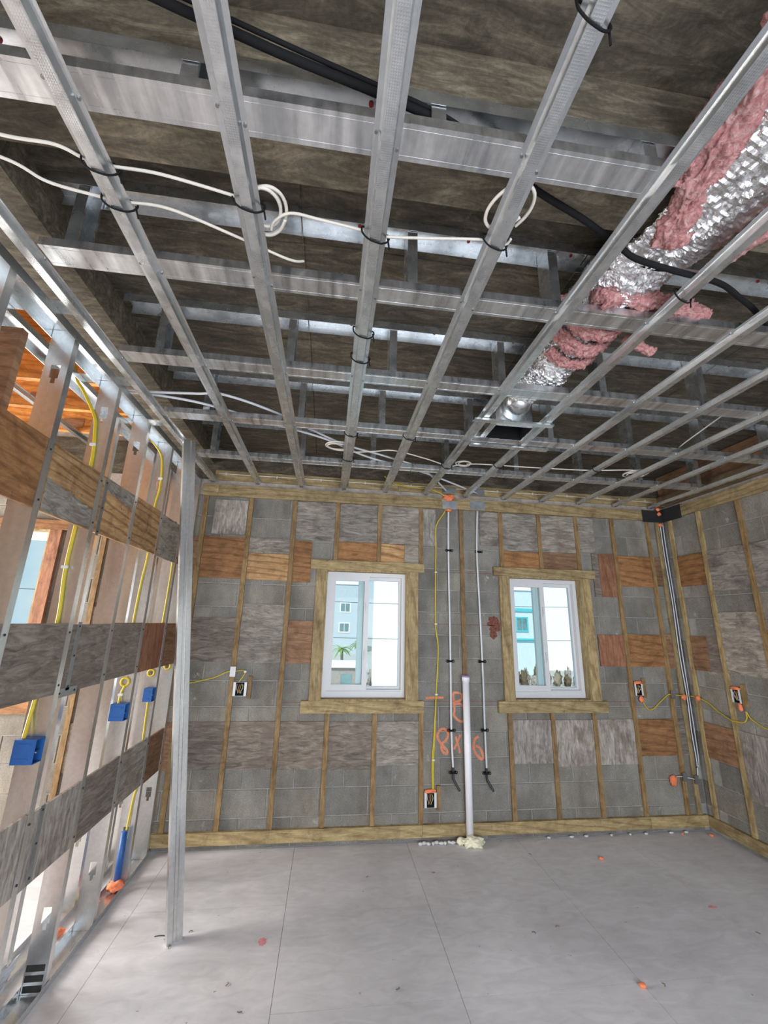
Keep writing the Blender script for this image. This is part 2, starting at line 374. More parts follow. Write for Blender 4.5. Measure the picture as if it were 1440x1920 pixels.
# walls: mortar cores with the window openings left out, blocks on the faces
def wall_cells(xs, zs, holes, y0, y1, mb):
    for i in range(len(xs)-1):
        for j in range(len(zs)-1):
            xc, zc = (xs[i]+xs[i+1])/2, (zs[j]+zs[j+1])/2
            if any(h[0] < xc < h[1] and h[2] < zc < h[3] for h in holes): continue
            mb.box(xs[i], xs[i+1], y0, y1, zs[j], zs[j+1])
xs = sorted([-4.6, 3.7]+[v for h in WIN for v in h[:2]]); zs = sorted(set([-.16, 1.066, 2.19, 2.44, 3.6]))
mb = MB(); wall_cells(xs, zs, WIN, YB+.006, YB+.2, mb)
wall_back = mb.build('wall_back', 'mortar', kind='structure', label='grey concrete block wall with furring strips and plywood patches')
wall_right = box('wall_right', 'mortar', XR+.006, XR+.2, -2.3, YB+.006, -.16, 3.6, kind='structure', label='concrete block side wall with furring strips and mouldy plywood')
CH = .2032
bcache = {}
def put_block(parent, L, z0, h, loc, rz):
    key = (round(L, 3), round(h, 3))
    if key not in bcache:
        bcache[key] = chamfer_block(L-.008, h-.008, .005).mesh('concrete_block')
    link('concrete_block', bcache[key], 'block', parent, loc, (0, 0, rz))
for k in range(14):
    z0 = k*CH; off = 0 if k % 2 else S16/2
    x = -4.47+off-S16
    while x < XR:
        a, b = max(x, -3.4), min(x+S16, XR); x += S16
        if b-a < .05: continue
        cuts = [(h[0], h[1]) for h in WIN if h[2] < z0+CH*.5 < h[3]]
        for s0, s1 in sub_intervals(a, b, cuts): put_block(wall_back, s1-s0, z0, CH, (s0+.004, YB, z0+.004), 0)
    y = YB+.0-off
    while y > 1.7:
        a, b = y-S16, min(y, YB-.001); put_block(wall_right, b-a, z0, CH, (XR, b-.004, z0+.004), -math.pi/2); y -= S16
# concrete tie beam strips above the blocks
box('mortar_bed', 'rough_mortar', -4.5, XR, YB-.004, YB+.01, 14*CH, 2.995, wall_back)
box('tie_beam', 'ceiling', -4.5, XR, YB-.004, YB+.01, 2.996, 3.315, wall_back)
box('mortar_bed', 'rough_mortar', XR-.004, XR+.01, -2.2, YB-.005, 14*CH, 2.995, wall_right)
box('tie_beam', 'ceiling', XR-.004, XR+.01, -2.2, YB-.005, 2.996, 3.315, wall_right)

# ceiling slab with its drop beams
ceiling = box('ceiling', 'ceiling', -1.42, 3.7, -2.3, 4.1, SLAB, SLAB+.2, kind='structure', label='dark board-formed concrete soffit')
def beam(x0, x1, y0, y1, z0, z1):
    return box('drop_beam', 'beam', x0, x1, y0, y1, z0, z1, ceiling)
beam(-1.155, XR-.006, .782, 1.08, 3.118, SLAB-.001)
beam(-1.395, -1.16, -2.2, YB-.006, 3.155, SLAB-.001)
# formwork seams: raised concrete fins on the soffit
for y in (1.5, 2.15, 2.8, 3.45):
    MB().tube(spline([(x*.55-1.1, y+.01*math.sin(x*2.1), SLAB-.001) for x in range(9)], 5), .004, 6).build('concrete_fin', 'ceiling', ceiling, True)
for q in range(3):
    MB().tube(spline([(-.2+q*1.25+.004*math.sin(k), 1.1+k*.55, SLAB-.001) for k in range(6)], 5), .004, 6).build('concrete_fin', 'ceiling', ceiling, True)
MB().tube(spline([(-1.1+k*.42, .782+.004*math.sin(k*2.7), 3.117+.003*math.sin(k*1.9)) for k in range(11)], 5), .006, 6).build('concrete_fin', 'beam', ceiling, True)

# shell behind the camera and round the side room
mb = MB(); wall_cells([-4.6, -.95, 2.95, 3.7], [-.16, 2.4, 3.6], [(-.95, 2.95, -.2, 2.4)], -2.3, -2.2, mb)
mb.build('wall_front', 'sidewall', kind='structure')
mb = MB()
for a, b, z0, z1 in ((-2.3, 1.7, -.16, 3.6), (3.8, 4.1, -.16, 3.6), (1.7, 3.8, 2.5, 3.6), (1.7, 3.8, -.16, .4)): mb.box(-4.6, -4.5, a, b, z0, z1)
mb.build('wall_side_room', 'sidewall', kind='structure')
# side-room roof: orange sheathing on joists with toothed plates
roof = box('ceiling_side_room', 'roofwood', -4.6, -1.42, -2.3, 4.1, 3.46, 3.5, kind='structure', label='orange plywood roof sheathing on wooden trusses')
yj = -1.0
while yj < 3.9:
    j = box('roof_joist', 'roofwood', -4.49, -1.425, yj, yj+.04, 3.22, 3.459, roof)
    for xx in (-1.62, -2.3):
        box('truss_plate', 'brown', xx, xx+.16, yj-.003, yj-.0002, 3.25, 3.33, j)
    yj += .41

# wooden plates on the back and right walls
def board(name, mat, *a, **k): return box(name, mat, *a, **k)
bbk = empty('baseboard_back', (1.1, YS, .04), kind='structure', label='treated lumber bottom plate along the back wall')
for a, b in ((-1.3, .86), (.862, 2.905), (2.907, 3.474)): box('plank', 'treated', a, b, YS-.012, YB-.001, .04, .128, bbk)
trb = empty('trim_1', (1.1, YS, 2.83), kind='structure', label='treated lumber top plate along the back wall')
for a, b in ((-1.22, -1.08), (-1.078, 1.06), (1.062, 3.474)): box('plank', 'treated', a, b, YS-.012, YB-.005, 2.832, 2.94, trb)
tr2 = empty('trim_2', (1.1, YS, 2.985), kind='structure', label='upper treated lumber ledger above the back top plate')
for a, b in ((-1.13, .62), (.622, 2.2), (2.202, 3.474)): box('plank', 'treated', a, b, YS, YB-.005, 2.99, 3.085, tr2)
bbr = empty('baseboard_right', (3.476, 2, .04), kind='structure', label='treated lumber bottom plate along the right wall')
for a, b in ((2.2, YS-.014), (.2, 2.198), (-2.1, .198)): box('plank', 'treated', 3.464, XR-.001, a, b, .04, .128, bbr)
trr = empty('trim_3', (3.476, 2, 2.83), kind='structure', label='treated lumber top plate along the right wall')
for a, b in ((2.5, YS-.014), (.3, 2.498), (-2.1, .298)): box('plank', 'treated', 3.464, XR-.006, a, b, 2.832, 2.94, trr)
tr4 = empty('trim_4', (3.476, 2, 2.96), kind='structure', label='dark wooden ledger and plywood above right top plate')
for a, b in ((2.0, YS-.002), (-2.1, 1.998)):
    box('plank', 'darkwood', 3.44, XR-.006, a, b, 2.975, 3.085, tr4); box('plywood_panel', 'brown', 3.47, XR-.006, a, b, 3.087, 3.312, tr4)

# furring strips on the walls
def strip_b(x, z0, z1, wdt=.040, mat='strip', parent=wall_back): box('furring_strip', mat, x-wdt/2, x+wdt/2, YS, YB-.0005, z0, z1, parent)
ZT, ZB = 2.831, .129
for i in range(12):
    x = SX0+i*S16
    if i in (3, 4, 5, 7, 8, 9): strip_b(x, 2.277, ZT); strip_b(x, ZB, .968)
    else: strip_b(x, ZB, ZT)
strip_b(3.405, ZB, ZT, mat='treated_v')
for x in (-1.585, -1.99): strip_b(x, ZB, ZT)
for y in (3.80, 3.455, 3.05, 2.64, 2.235, 1.83):
    box('furring_strip', 'strip' if y < 3.2 else 'treated_v', 3.476, XR-.0005, y-.02, y+.02, ZB, ZT, wall_right)

# plywood patches between the strips on the back wall
def ply_b(bay, z0, z1, mat, x0=None, x1=None, lab=None, dy=0):
    a = SX0+bay*S16+.0215 if x0 is None else x0; b = SX0+(bay+1)*S16-.0215 if x1 is None else x1
    box('plywood_panel', mat, a, b, YS+.007-dy, YB-.0005, z0, z1, wall_back, label=lab)
for bay, z0, z1, mat, x0, x1 in [
    (0, 2.076, 2.451, 'orange', None, None), (0, 1.37, 1.732, 'taupe', None, None), (0, .553, .904, 'taupe', None, None), (0, 2.475, 2.80, 'whitewash', -1.098, -.80),
    (1, 2.071, 2.31, 'grainy', None, None), (1, 2.312, 2.455, 'weather', None, None), (1, 1.366, 1.857, 'weather', None, None), (1, .55, .906, 'taupe', None, None),
    (2, 2.458, 2.822, 'weather', None, None), (2, 2.062, 2.444, 'orange', None, -.182), (2, 1.361, 1.722, 'brown', None, -.128), (2, .543, .904, 'taupe', None, None),
    (3, 2.456, 2.829, 'weather', None, None), (3, 2.277, 2.454, 'orange', None, None), (3, .536, .899, 'taupe', None, None),
    (4, 2.455, 2.829, 'weather', None, None), (4, 2.277, 2.451, 'grainy', None, .69), (4, 2.277, 2.451, 'weather', .692, .83), (4, .561, .901, 'weather', None, None),
    (5, 2.45, 2.82, 'whitewash', None, 1.0), (6, 2.486, 2.824, 'mould', 1.452, 1.643),
    (7, 2.44, 2.82, 'weather', None, None), (7, 2.277, 2.435, 'orange', None, None), (7, .557, .907, 'whitewash', None, None),
    (8, 2.446, 2.824, 'weather', None, None), (8, 2.277, 2.444, 'brown', None, None), (8, .53, .905, 'whitewash', None, None),
    (9, 2.464, 2.828, 'weather', None, 2.672), (9, 2.022, 2.456, 'taupe', 2.622, 2.69), (9, 2.022, 2.454, 'redbrown', 2.692, None), (9, 1.37, 1.659, 'redbrown', 2.60, None), (9, .538, .911, 'whitewash', None, None),
    (10, 2.135, 2.442, 'orange', None, None), (10, 1.37, 1.669, 'orange', None, None), (10, .602, .910, 'orange', None, None),
    (11, 2.146, 2.444, 'brown', None, 3.383), (11, 1.357, 1.679, 'brown', None, 3.383), (11, .599, .909, 'taupe', None, 3.383),
    (-2, 1.4, 1.8, 'taupe', None, None), (-2, .55, .9, 'taupe', None, None), (-1, 2.07, 2.44, 'brown', None, None), (-1, 1.37, 1.73, 'taupe', None, None), (-1, .55, .9, 'brown', None, None)]:
    ply_b(bay, z0, z1, mat, x0, x1)
for y0, y1, z0, z1, mat in [
    (3.478, 3.778, 2.138, 2.44, 'orange'), (3.60, 3.778, 1.36, 1.668, 'brown'), (3.478, 3.598, 1.36, 1.668, 'taupe'), (3.478, 3.778, .615, .91, 'brown'),
    (3.073, 3.432, 2.07, 2.444, 'mould'), (3.073, 3.432, 1.365, 1.882, 'mould'), (3.073, 3.432, .402, .915, 'whitewash'),
    (2.663, 3.027, 2.075, 2.44, 'mould'), (2.663, 3.027, 1.37, 1.732, 'orange'), (2.663, 3.027, .55, .9, 'taupe'),
    (2.258, 2.617, 2.07, 2.44, 'taupe'), (2.258, 2.617, 1.37, 1.73, 'weather'), (2.258, 2.617, .55, .9, 'brown')]:
    box('plywood_panel', mat, 3.483, XR-.0005, y0, y1, z0, z1, wall_right)
# chalk lines snapped on the block
for x0, x1, z in ((.886, 1.555, 2.207), (.886, 1.595, 1.722), (.875, 1.552, 1.062), (2.63, 2.86, 1.06), (-.345, -.2, 1.05)):
    box('chalk_line', 'chalk', x0, x1, YB-.0008, YB-.0002, z-.002, z+.002, wall_back)

# windows
def window(n, x0, x1, z0, z1, label, casing=True, cm=('treated', 'treated_v')):
    root = empty('window_%d' % n, ((x0+x1)/2, YB, z0), kind='structure', label=label)
    # rough wooden buck lining the opening
    bk = MB(); t = .012
    bk.box(x0+.0005, x0+t, YS-.006, 4.09, z0+.0005, z1-.0005); bk.box(x1-t, x1-.0005, YS-.006, 4.09, z0+.0005, z1-.0005)
    bk.box(x0+t, x1-t, YS-.006, 4.09, z1-t, z1-.0005); bk.box(x0+t, x1-t, YS-.006, 4.09, z0+.0005, z0+t)
    bk.build('window_buck', 'treated_v', root)
    a, b, c, d = x0+t+.002, x1-t-.002, z0+t+.002, z1-t-.002
    fr = MB(); y0, y1 = 3.955, 4.05
    fr.box(a, b, y0, y1, c, c+.052); fr.box(a, b, y0, y1, d-.036, d); fr.box(a, a+.034, y0, y1, c+.052, d-.036); fr.box(b-.034, b, y0, y1, c+.052, d-.036)
    fr.box(a+.034, b-.034, y0+.012, y0+.020, c+.052, c+.064)
    f = fr.build('frame', 'vinyl', root)
    mid = (a+b)/2+.012; s0, s1 = a+.034, mid+.012; zb, zt = c+.056, d-.036
    sh = MB(); ys0, ys1 = 3.962, 3.995; wdt = .044
    sh.box(s0, s0+wdt, ys0, ys1, zb, zt); sh.box(s1-wdt, s1, ys0, ys1, zb, zt); sh.box(s0+wdt, s1-wdt, ys0, ys1, zb, zb+.05); sh.box(s0+wdt, s1-wdt, ys0, ys1, zt-.042, zt)
    sash = sh.build('sash', 'vinyl', root)
    box('pane', 'glass', s0+wdt, s1-wdt, 3.978, 3.982, zb+.05, zt-.042, sash)
    for zz in (zb+.3*(zt-zb), zb+.72*(zt-zb)):
        MB().box(s1-.030, s1-.010, ys0-.016, ys0-.0002, zz-.045, zz+.045).box(s1-.026, s1-.014, ys0-.026, ys0-.016, zz-.02, zz+.02).build('latch', 'vinyl', sash)
    fx_ = MB(); yf0, yf1 = 4.0, 4.035
    fx_.box(mid-.085, mid-.050, yf0+.004, yf1, zb, zt); fx_.box(mid-.050, mid+.012, yf0, yf1, zb, zt); fx_.box(b-.034-.02, b-.0345, yf0, yf1, zb, zt); fx_.box(mid+.012, b-.054, yf0, yf1, zb, zb+.03); fx_.box(mid+.012, b-.054, yf0, yf1, zt-.03, zt)
    fxo = fx_.build('fixed_sash', 'vinyl', root)
    box('pane', 'glass', mid+.012, b-.054, 4.016, 4.020, zb+.03, zt-.03, fxo)
    if casing:
        box('head_board', cm[0], x0-.146, x1+.15, YS-.018, YB-.001, z1, z1+.083, root)
        box('sill_board', cm[0], x0-.155, x1+.145, YS-.020, YB-.001, z0-.096, z0, root)
        for p0, p1 in ((x0-.09, x0), (x1, x1+.093)):
            box('jamb_board', cm[1], p0, p1, YS-.010, YB-.001, z0+.001, z1-.001, root)
    return root
window(1, *WIN[0], 'white sliding window above two taupe plywood patches, left of the pipes')
window(2, *WIN[1], 'white sliding window beside the rusty stain, right of the pipes')
window(3, *WIN[2], 'white sliding window in the side room behind the stud wall', cm=('orange', 'redbrown'))

# ================================================================ LEFT STUD PARTITIONS
XP = -1.228; DEP = .10
def stud(parent, x1, dep, y, z0, z1, knocks=(), fl=.036, mat='stud', lip=.009, name='stud'):
    """C stud: web in the XZ plane facing the room entrance, flanges turned away from it; keyhole punch-outs are open."""
    th = .0014; x0 = x1-dep; xc = (x0+x1)/2; us = [x0, xc-.019, xc-.009, xc+.009, xc+.019, x1]
    vs = sorted([z0, z1]+[v for k in knocks for v in (k-.062, k-.036, k+.03)])
    mb = MB()
    for i in range(5):
        for j in range(len(vs)-1):
            zc = (vs[j]+vs[j+1])/2; uc = (us[i]+us[i+1])/2; hole = False
            for k in knocks:
                if k-.036 < zc < k+.03 and 0 < i < 4: hole = True
                if k-.062 < zc < k-.036 and i == 2: hole = True
            if not hole: mb.box(us[i], us[i+1], y, y+th, vs[j], vs[j+1])
    for xx, sg in ((x0, 1), (x1, -1)):
        mb.box(xx, xx+sg*th, y+th, y+fl, z0, z1); mb.box(xx+sg*th, xx+sg*lip, y+fl-th, y+fl, z0, z1)
    return mb.build(name, mat, parent)
def track(parent, x0, x1, y0, y1, z, upw, leg=.032, mat='steel_long', name='track'):
    mb = MB(); th = .0014; s = 1 if upw else -1
    mb.box(x0, x1, y0, y1, z, z+s*th)
    for xx in (x0, x1-th): mb.box(xx, xx+th, y0, y1, z+s*th, z+s*leg)
    return mb.build(name, mat, parent)

wall_left = empty('wall_left', (XP-.05, 1.0, 0), kind='structure', label='open steel stud partition with three rows of plywood backing')
track(wall_left, XP-DEP-.003, XP+.003, -2.1, 3.86, .0005, True, name='bottom_track')
track(wall_left, XP-DEP-.003, XP+.003, -2.1, 3.86, 2.993, False, leg=.042, name='top_track')
SY = [-.63, -.22, .19, .60, 1.01, 1.412, 1.82, 2.24, 2.65, 3.07, 3.48, 3.80]
KN = {1.82: (.42, 2.78), 2.24: (.42, 2.80), 2.65: (.31, 2.78), 3.07: (.30, 1.40, 2.66), 3.48: (.31, 1.36, 2.45), 3.80: (.44, 1.38, 2.38)}
studs = {}
for y in SY: studs[y] = stud(wall_left, XP, DEP, y, .003, 2.990, KN.get(y, (.42, 2.78)))
# plywood backing behind the stud flanges: three rows, one piece per bay
rows = [(2.145, 2.452, ['brown', 'orange', 'orange', 'orange', 'orange', 'orange', 'grainy', 'grainy', 'grainy', 'mould', 'brown']),
        (1.365, 1.682, ['taupe', 'taupe', 'taupe', 'taupe', 'taupe', 'taupe', 'taupe', 'taupe', 'taupe', 'redbrown', 'brown']),
        (.585, .885, ['taupe', 'taupe', 'taupe', 'taupe', 'taupe', 'whitewash', 'whitewash', 'whitewash', 'taupe', 'weather', 'brown'])]
rows[1] = (rows[1][0], rows[1][1], ['taupe']*6+['taupe', 'taupe', 'taupe', 'redbrown', 'brown'])
for z0, z1, mats in rows:
    for i in range(len(SY)-1):
        a, b = SY[i]+.0025, SY[i+1]-.002; dz = .012*math.sin(i*2.3+z0)
        box('plywood_panel', mats[i], XP-.0165, XP-.0032, a+.0355 if False else a, b, z0+dz*.3, z1+dz*.3, wall_left)
def veneer(y0, y1, z0, z1, slope, flip):
    P = [(y0+(y1-y0)*k/24, (z1 if not flip else z0)+slope*(k/24-.5)+.018*noise.noise(Vector((k*.5, z0, 3)))+.012*noise.noise(Vector((k*1.7, z0, 5)))) for k in range(25)]
    zz = z0 if not flip else z1
    MB().prism(P+[(y1, zz), (y0, zz)], lambda u, v, t: (XP-.0031+.0007*t, u, v)).build('peeled_veneer', 'weather', wall_left)
veneer(1.868, 2.235, 2.15, 2.272, -.05, False); veneer(2.30, 2.645, 2.37, 2.45, -.03, True)
# flat steel straps over the plywood seams
for y0, y1, z0, z1 in ((2.302, 2.332, 2.13, 2.435), (2.322, 2.352, 1.372, 1.69), (2.262, 2.42, 1.345, 1.385), (2.325, 2.355, .592, .89)):
    box('strap', 'plate', XP-.0025, XP-.0008, y0, y1, z0, z1, wall_left)
# screws through the flanges into the plywood
smesh = MB().tube([(0, 0, 0), (.003, 0, 0)], .005, 8).mesh('screw_head')
smesh.materials.append(M['darkscrew'])
for y in SY[5:]:
    for z0, z1, _ in rows:
        for z in (z0+.04, z1-.04): link('screw_head', smesh, None, wall_left, (XP-.0002, y+.018, z))
for y0, z in ((2.317, 2.15), (2.317, 2.28), (2.317, 2.42), (2.337, 1.39), (2.337, 1.53), (2.337, 1.67), (2.28, 1.365), (2.40, 1.365), (2.34, .61), (2.34, .74), (2.34, .87)):
    link('screw_head', smesh, None, wall_left, (XP-.0009, y0, z))
for z in (.022, .062, .102):
    box('black_stripe', 'tape', XP-.094, XP-.012, 2.6488, 2.6496, z-.013, z+.013, studs[2.65])
# clips tying the top track to the neighbouring channel and wall
clips = empty('trim_5', (XP, 2.0, 2.994), kind='structure', label='bent steel clips tying both stud partitions to the ceiling channel')
for y in (1.62, 2.19, 2.70): box('clip', 'steel', -1.60, -1.115, y, y+.085, 2.9935, 2.9955, clips)

# rear partition of the side room
wall_rear = empty('wall_left_rear', (-1.47, 1.0, 0), kind='structure', label='second steel and wood stud row behind the partition')
track(wall_rear, -1.515, -1.415, -2.1, 3.86, .0005, True, name='bottom_track'); track(wall_rear, -1.515, -1.415, -2.1, 3.86, 2.992, False, name='top_track')
for y in (-.63, .19, 1.01, 2.66, 3.24, 3.60, 3.80): stud(wall_rear, -1.417, .096, y, .003, 2.990, (.40, 1.5, 2.5))
for y in (1.777, 2.10): MB().box(-1.513, -1.420, y, y+.038, .003, 2.955).build('wood_stud', 'brown' if y < 2 else 'redbrown', wall_rear)
# furring channels under the side-room roof
def hat(mb, x, y0, y1, z):
    pts = [(-.038, .022), (-.023, .022), (-.017, 0), (.017, 0), (.023, .022), (.038, .022)]
    mb.strip_profile(pts, .0012, lambda u, v, t: (x+u, y0+(y1-y0)*t, z+v)); return mb
for x in (-1.78, -2.2):
    hat(MB(), x, -1.5, 3.86, 3.196).build('furring_channel', 'steel_long', roof)

# ================================================================ CEILING GRID
# carriers: upper track on the concrete, hanger studs, lower track
def carrier(y, x0, x1, ztop, hx, label, ux0, ux1):
    root = empty('ceiling_carrier', ((x0+x1)/2, y+.046, 2.982), label=label, cat='ceiling joist', group='steel ceiling carriers hung from the slab')
    zb = 2.9825; th = .0014
    mb = MB(); cuts = [x0, x0+(x1-x0)*.38, x1]
    mb.box(x0, x1, y, y+.092, zb, zb+th)
    for yy in (y, y+.092-th): mb.box(x0, x1, yy, yy+th, zb+th, zb+.034)
    for rr in (.012, .078): mb.box(x0, x1, y+rr, y+rr+.003, zb-.0006, zb)
    mb.build('lower_track', 'carrier', root)
    box('splice_sleeve', 'carrier', x0+(x1-x0)*.62, x0+(x1-x0)*.62+.32, y-.0012, y-.0001, zb, zb+.034, root)
    mb = MB(); mb.box(ux0, ux1, y-.001, y+.093, ztop-th, ztop)
    for yy in (y-.001, y+.093-th): mb.box(ux0, ux1, yy, yy+th, ztop-.045, ztop-th)
    u = mb.build('upper_track', 'steel', root)
    for k, x in enumerate(hx):
        h = MB(); z0, z1 = zb+th+.001, ztop-th-.001; s = -1
        h.box(x, x+th, y+.003, y+.089, z0, z1)
        for yy in (y+.003, y+.089-th): h.box(x+th, x+.040, yy, yy+th, z0, z1); h.box(x+.040-th, x+.040, yy+(th if yy < y+.05 else -.009), yy+(.009 if yy < y+.05 else 0), z0, z1)
        h.build('hanger_stud', 'steel', root)
    x = ux0+.22; k = 0
    while x < ux1-.05:
        MB().tube([(x, y+.05, ztop-th-.0002), (x, y+.05, ztop-th-.004)], .007, 10).build('drive_pin', 'redpin', u); x += .47; k += 1
    return root
HX = [-.93, -.29, .25, .86, 1.46, 2.10, 2.70, 3.30]
carrier(.775, -1.10, .90, 3.116, [-.44, .20, .82], 'widest looking steel carrier stopping short at the foil duct', -1.12, 1.02)
carrier(1.322, -1.09, 3.40, SLAB-.002, [-1.01, .237, .84, 2.10, 2.70, 3.30], 'steel carrier with torn pink insulation lying on it', -1.12, 3.40)
carrier(1.92, -1.09, 3.40, SLAB-.002, HX, 'steel carrier crossing just before the supply boot and after the insulation', -1.12, 3.40)
carrier(2.535, -1.10, 3.42, SLAB-.002, [-.87, -.27, .27, .89, 1.48, 2.1, 2.7, 3.3], 'steel carrier running past the far edge of the black duct opening', -1.12, 3.42)
carrier(3.205, -1.10, 3.36, SLAB-.002, [-1.0, -.30, .28, .91, 1.53, 2.13, 2.70, 3.29], 'last steel carrier beside the back wall', -1.12, 3.40)

# hat channels
XC0 = -1.1332
scm = MB().tube([(0, 0, 0), (0, 0, -.0035)], .0048, 8).mesh('screw'); scm.materials.append(M['screw'])
LBL = {0: 'perforated hat channel along the stud partition with clips on it', 1: 'perforated hat channel with two white cables tied across it',
       2: 'perforated hat channel with a coiled white cable bundle tied to it', 4: 'perforated hat channel with a single white cable loop tied to it',
       5: 'hat channel passing left edge of the black duct opening', 6: 'hat channel passing right edge of the black duct opening',
       3: 'perforated hat channel with five black ties, between two looped cables', 11: 'hat channel hugging the right wall ledger', 7: 'bare hat channel next beyond the one at the duct opening right edge',
       8: 'hat channel with one black tie near the back wall', 9: 'hat channel passing under the round cable coil near the corner', 10: 'bare hat channel next to the one hugging the right ledger'}
channels = {}
for i in range(12):
    x = XC0+i*S16
    root = empty('hat_channel', (x, 1.6, 2.96), label=LBL.get(i, 'bare hat channel right of the duct opening'), cat='ceiling channel', group='hat channels under the ceiling carriers')
    channels[i] = root
    y0 = -.7
    hat(MB(), x, y0, 3.868, 2.9595).build('channel', 'steel_long', root)
    box('knurled_face', 'knurl', x-.0155, x+.0155, y0, 3.868, 2.9588, 2.9594, root)
    for yc in (.775, 1.322, 1.92, 2.535, 3.205):
        if yc < 1 and i > 4: continue
        for sx, dy in ((-.031, .03), (.031, .065)):
            link('screw', scm, None, root, (x+sx, yc+dy, 2.9812))
def tie(i, y, tilt=.03):
    x = XC0+i*S16; p = [(-.046, 2.999), (-.044, 2.975), (-.024, 2.958), (0, 2.9545), (.024, 2.958), (.044, 2.975), (.046, 2.999), (0, 3.006), (-.046, 2.999)]
    MB().tube(spline([(x+u, y+tilt*u/.046, v) for u, v in p], 5), .0032, 6).tube([(x+.044, y+tilt, 2.99), (x+.052, y+tilt+.012, 2.955)], .003, 6).build('cable_tie', 'black', channels[i], True)
for i, y in ((1, 1.006), (1, 1.118), (2, 1.06), (3, 1.11), (3, 1.60), (3, 1.79), (3, 2.64), (3, 3.10), (4, 1.075), (4, 2.62), (4, .525), (5, 3.11), (6, 3.02), (8, 2.95), (6, 1.19)): tie(i, y, .012)

# ================================================================ DUCT, BOOT, INSULATION
duct = empty('flexible_duct', (1.15, 1.3, 3.02), label='crinkled silver foil flexible duct above the ceiling channels', cat='duct')
def foil_tube(name, pts, rads, seed, parent):
    P = spline([p for p in pts], 44); m = len(P); n = 84; vs = []; fs = []
    R = spline([(a, b, 0) for a, b in rads], 44)
    for i, p in enumerate(P):
        d = (P[min(i+1, m-1)]-P[max(i-1, 0)]).normalized(); side = d.cross(Vector((0, 0, 1))).normalized(); nn = side.cross(d)
        rx, rz = R[i].x, R[i].y
        for k in range(n):
            t = 2*math.pi*k/n; q = p+side*math.cos(t)*rx+nn*math.sin(t)*rz
            h = noise.fractal(Vector((q.x*26, q.y*42, q.z*26))+Vector((seed,)*3), .6, 2.1, 4)
            h2 = abs(noise.noise(Vector((q.x*16, q.y*60, q.z*16))))
            h3 = noise.noise(Vector((q.x*5, q.y*5, q.z*5)))
            vs.append(q+(q-p).normalized()*(h*.011-h2*.018+h3*.012))
    for i in range(m-1):
        for k in range(n): fs.append((i*n+k, i*n+(k+1) % n, (i+1)*n+(k+1) % n, (i+1)*n+k))
    return MB().add(vs, fs).build(name, 'foil', parent)
foil_tube('foil_jacket', [(1.32, -.5, 3.05), (1.27, .2, 3.05), (1.20, .75, 3.05), (1.155, 1.06, 3.056), (1.15, 1.25, 3.15), (1.15, 1.40, 3.165), (1.15, 1.52, 3.165)],
          [(.155, .045), (.155, .045), (.15, .043), (.15, .043), (.145, .125), (.14, .13), (.13, .12)], 3, duct)
foil_tube('inner_liner', [(1.15, 1.46, 3.165), (1.16, 1.6, 3.165), (1.17, 1.8, 3.16), (1.17, 1.98, 3.16), (1.16, 2.12, 3.16), (1.14, 2.24, 3.165)],
          [(.10, .10), (.115, .115), (.125, .125), (.125, .125), (.11, .11), (.10, .10)], 9, duct)
MB().tube(spline([(1.15+.153*math.cos(t*.3), 1.13+.0*t, 3.16+.135*math.sin(t*.3)) for t in range(22)], 3), .006, 6).build('duct_strap', 'black', duct, True)
for nm, pts, wd, th, sd, lab in [
    ('insulation_strip', [(.985, .48, 3.10), (1.03, .70, 3.06), (1.065, .88, 3.035), (1.10, 1.03, 3.012)], .055, .03, 1, 'long torn pink insulation strip beside the foil duct, near black cable'),
    ('insulation_strip', [(.955, .62, 3.085), (.985, .78, 3.07), (1.0, .86, 3.05)], .03, .03, 5, 'short pink insulation tuft against the concrete beam at the duct'),
    ('insulation_strip', [(1.325, 1.06, 3.02), (1.38, .95, 3.02), (1.43, .80, 3.03)], .03, .022, 2, 'narrow pink insulation strip on the far side of the duct'),
    ('insulation_strip', [(1.02, 1.33, 3.05), (1.12, 1.31, 3.062), (1.26, 1.31, 3.055), (1.42, 1.33, 3.052), (1.57, 1.36, 3.046)], .045, .032, 3, 'pink insulation batt draped over a steel carrier under the duct'),
    ('insulation_strip', [(1.045, 1.30, 3.05), (1.065, 1.285, 3.02), (1.075, 1.29, 2.99)], .035, .018, 4, 'small pink insulation flap hanging down from the carrier')]:
    fluff(nm, pts, wd, th, seed=sd, label=lab, cat='insulation', group='torn pink insulation round the duct')
def arc(y, r, a0, a1, n=7, dy=0): return [(1.155+r*math.cos(math.radians(a0+(a1-a0)*k/(n-1))), y+dy*k/(n-1), 3.165+r*math.sin(math.radians(a0+(a1-a0)*k/(n-1)))) for k in range(n)]
for y, a0, a1, sd, wd, lab in ((1.47, 170, 350, 6, .04, 'pink insulation collar where the foil jacket ends'), (1.585, 185, 345, 7, .04, 'pink insulation ring round the bare duct liner, middle one'),
                              (1.70, 215, 335, 8, .03, 'ragged pink insulation ring with a hanging tip, nearest the boot')):
    fluff('insulation_ring', arc(y, .15, a0, a1, 7, .03), wd, .018, seed=sd, amp=.7, label=lab, cat='insulation', group='torn pink insulation round the duct')
fluff('insulation_strip', [(1.30, 1.50, 3.03), (1.40, 1.53, 3.012), (1.47, 1.55, 3.0)], .025, .015, seed=11, label='loose pink insulation scrap dangling behind the carrier', cat='insulation', group='torn pink insulation round the duct')

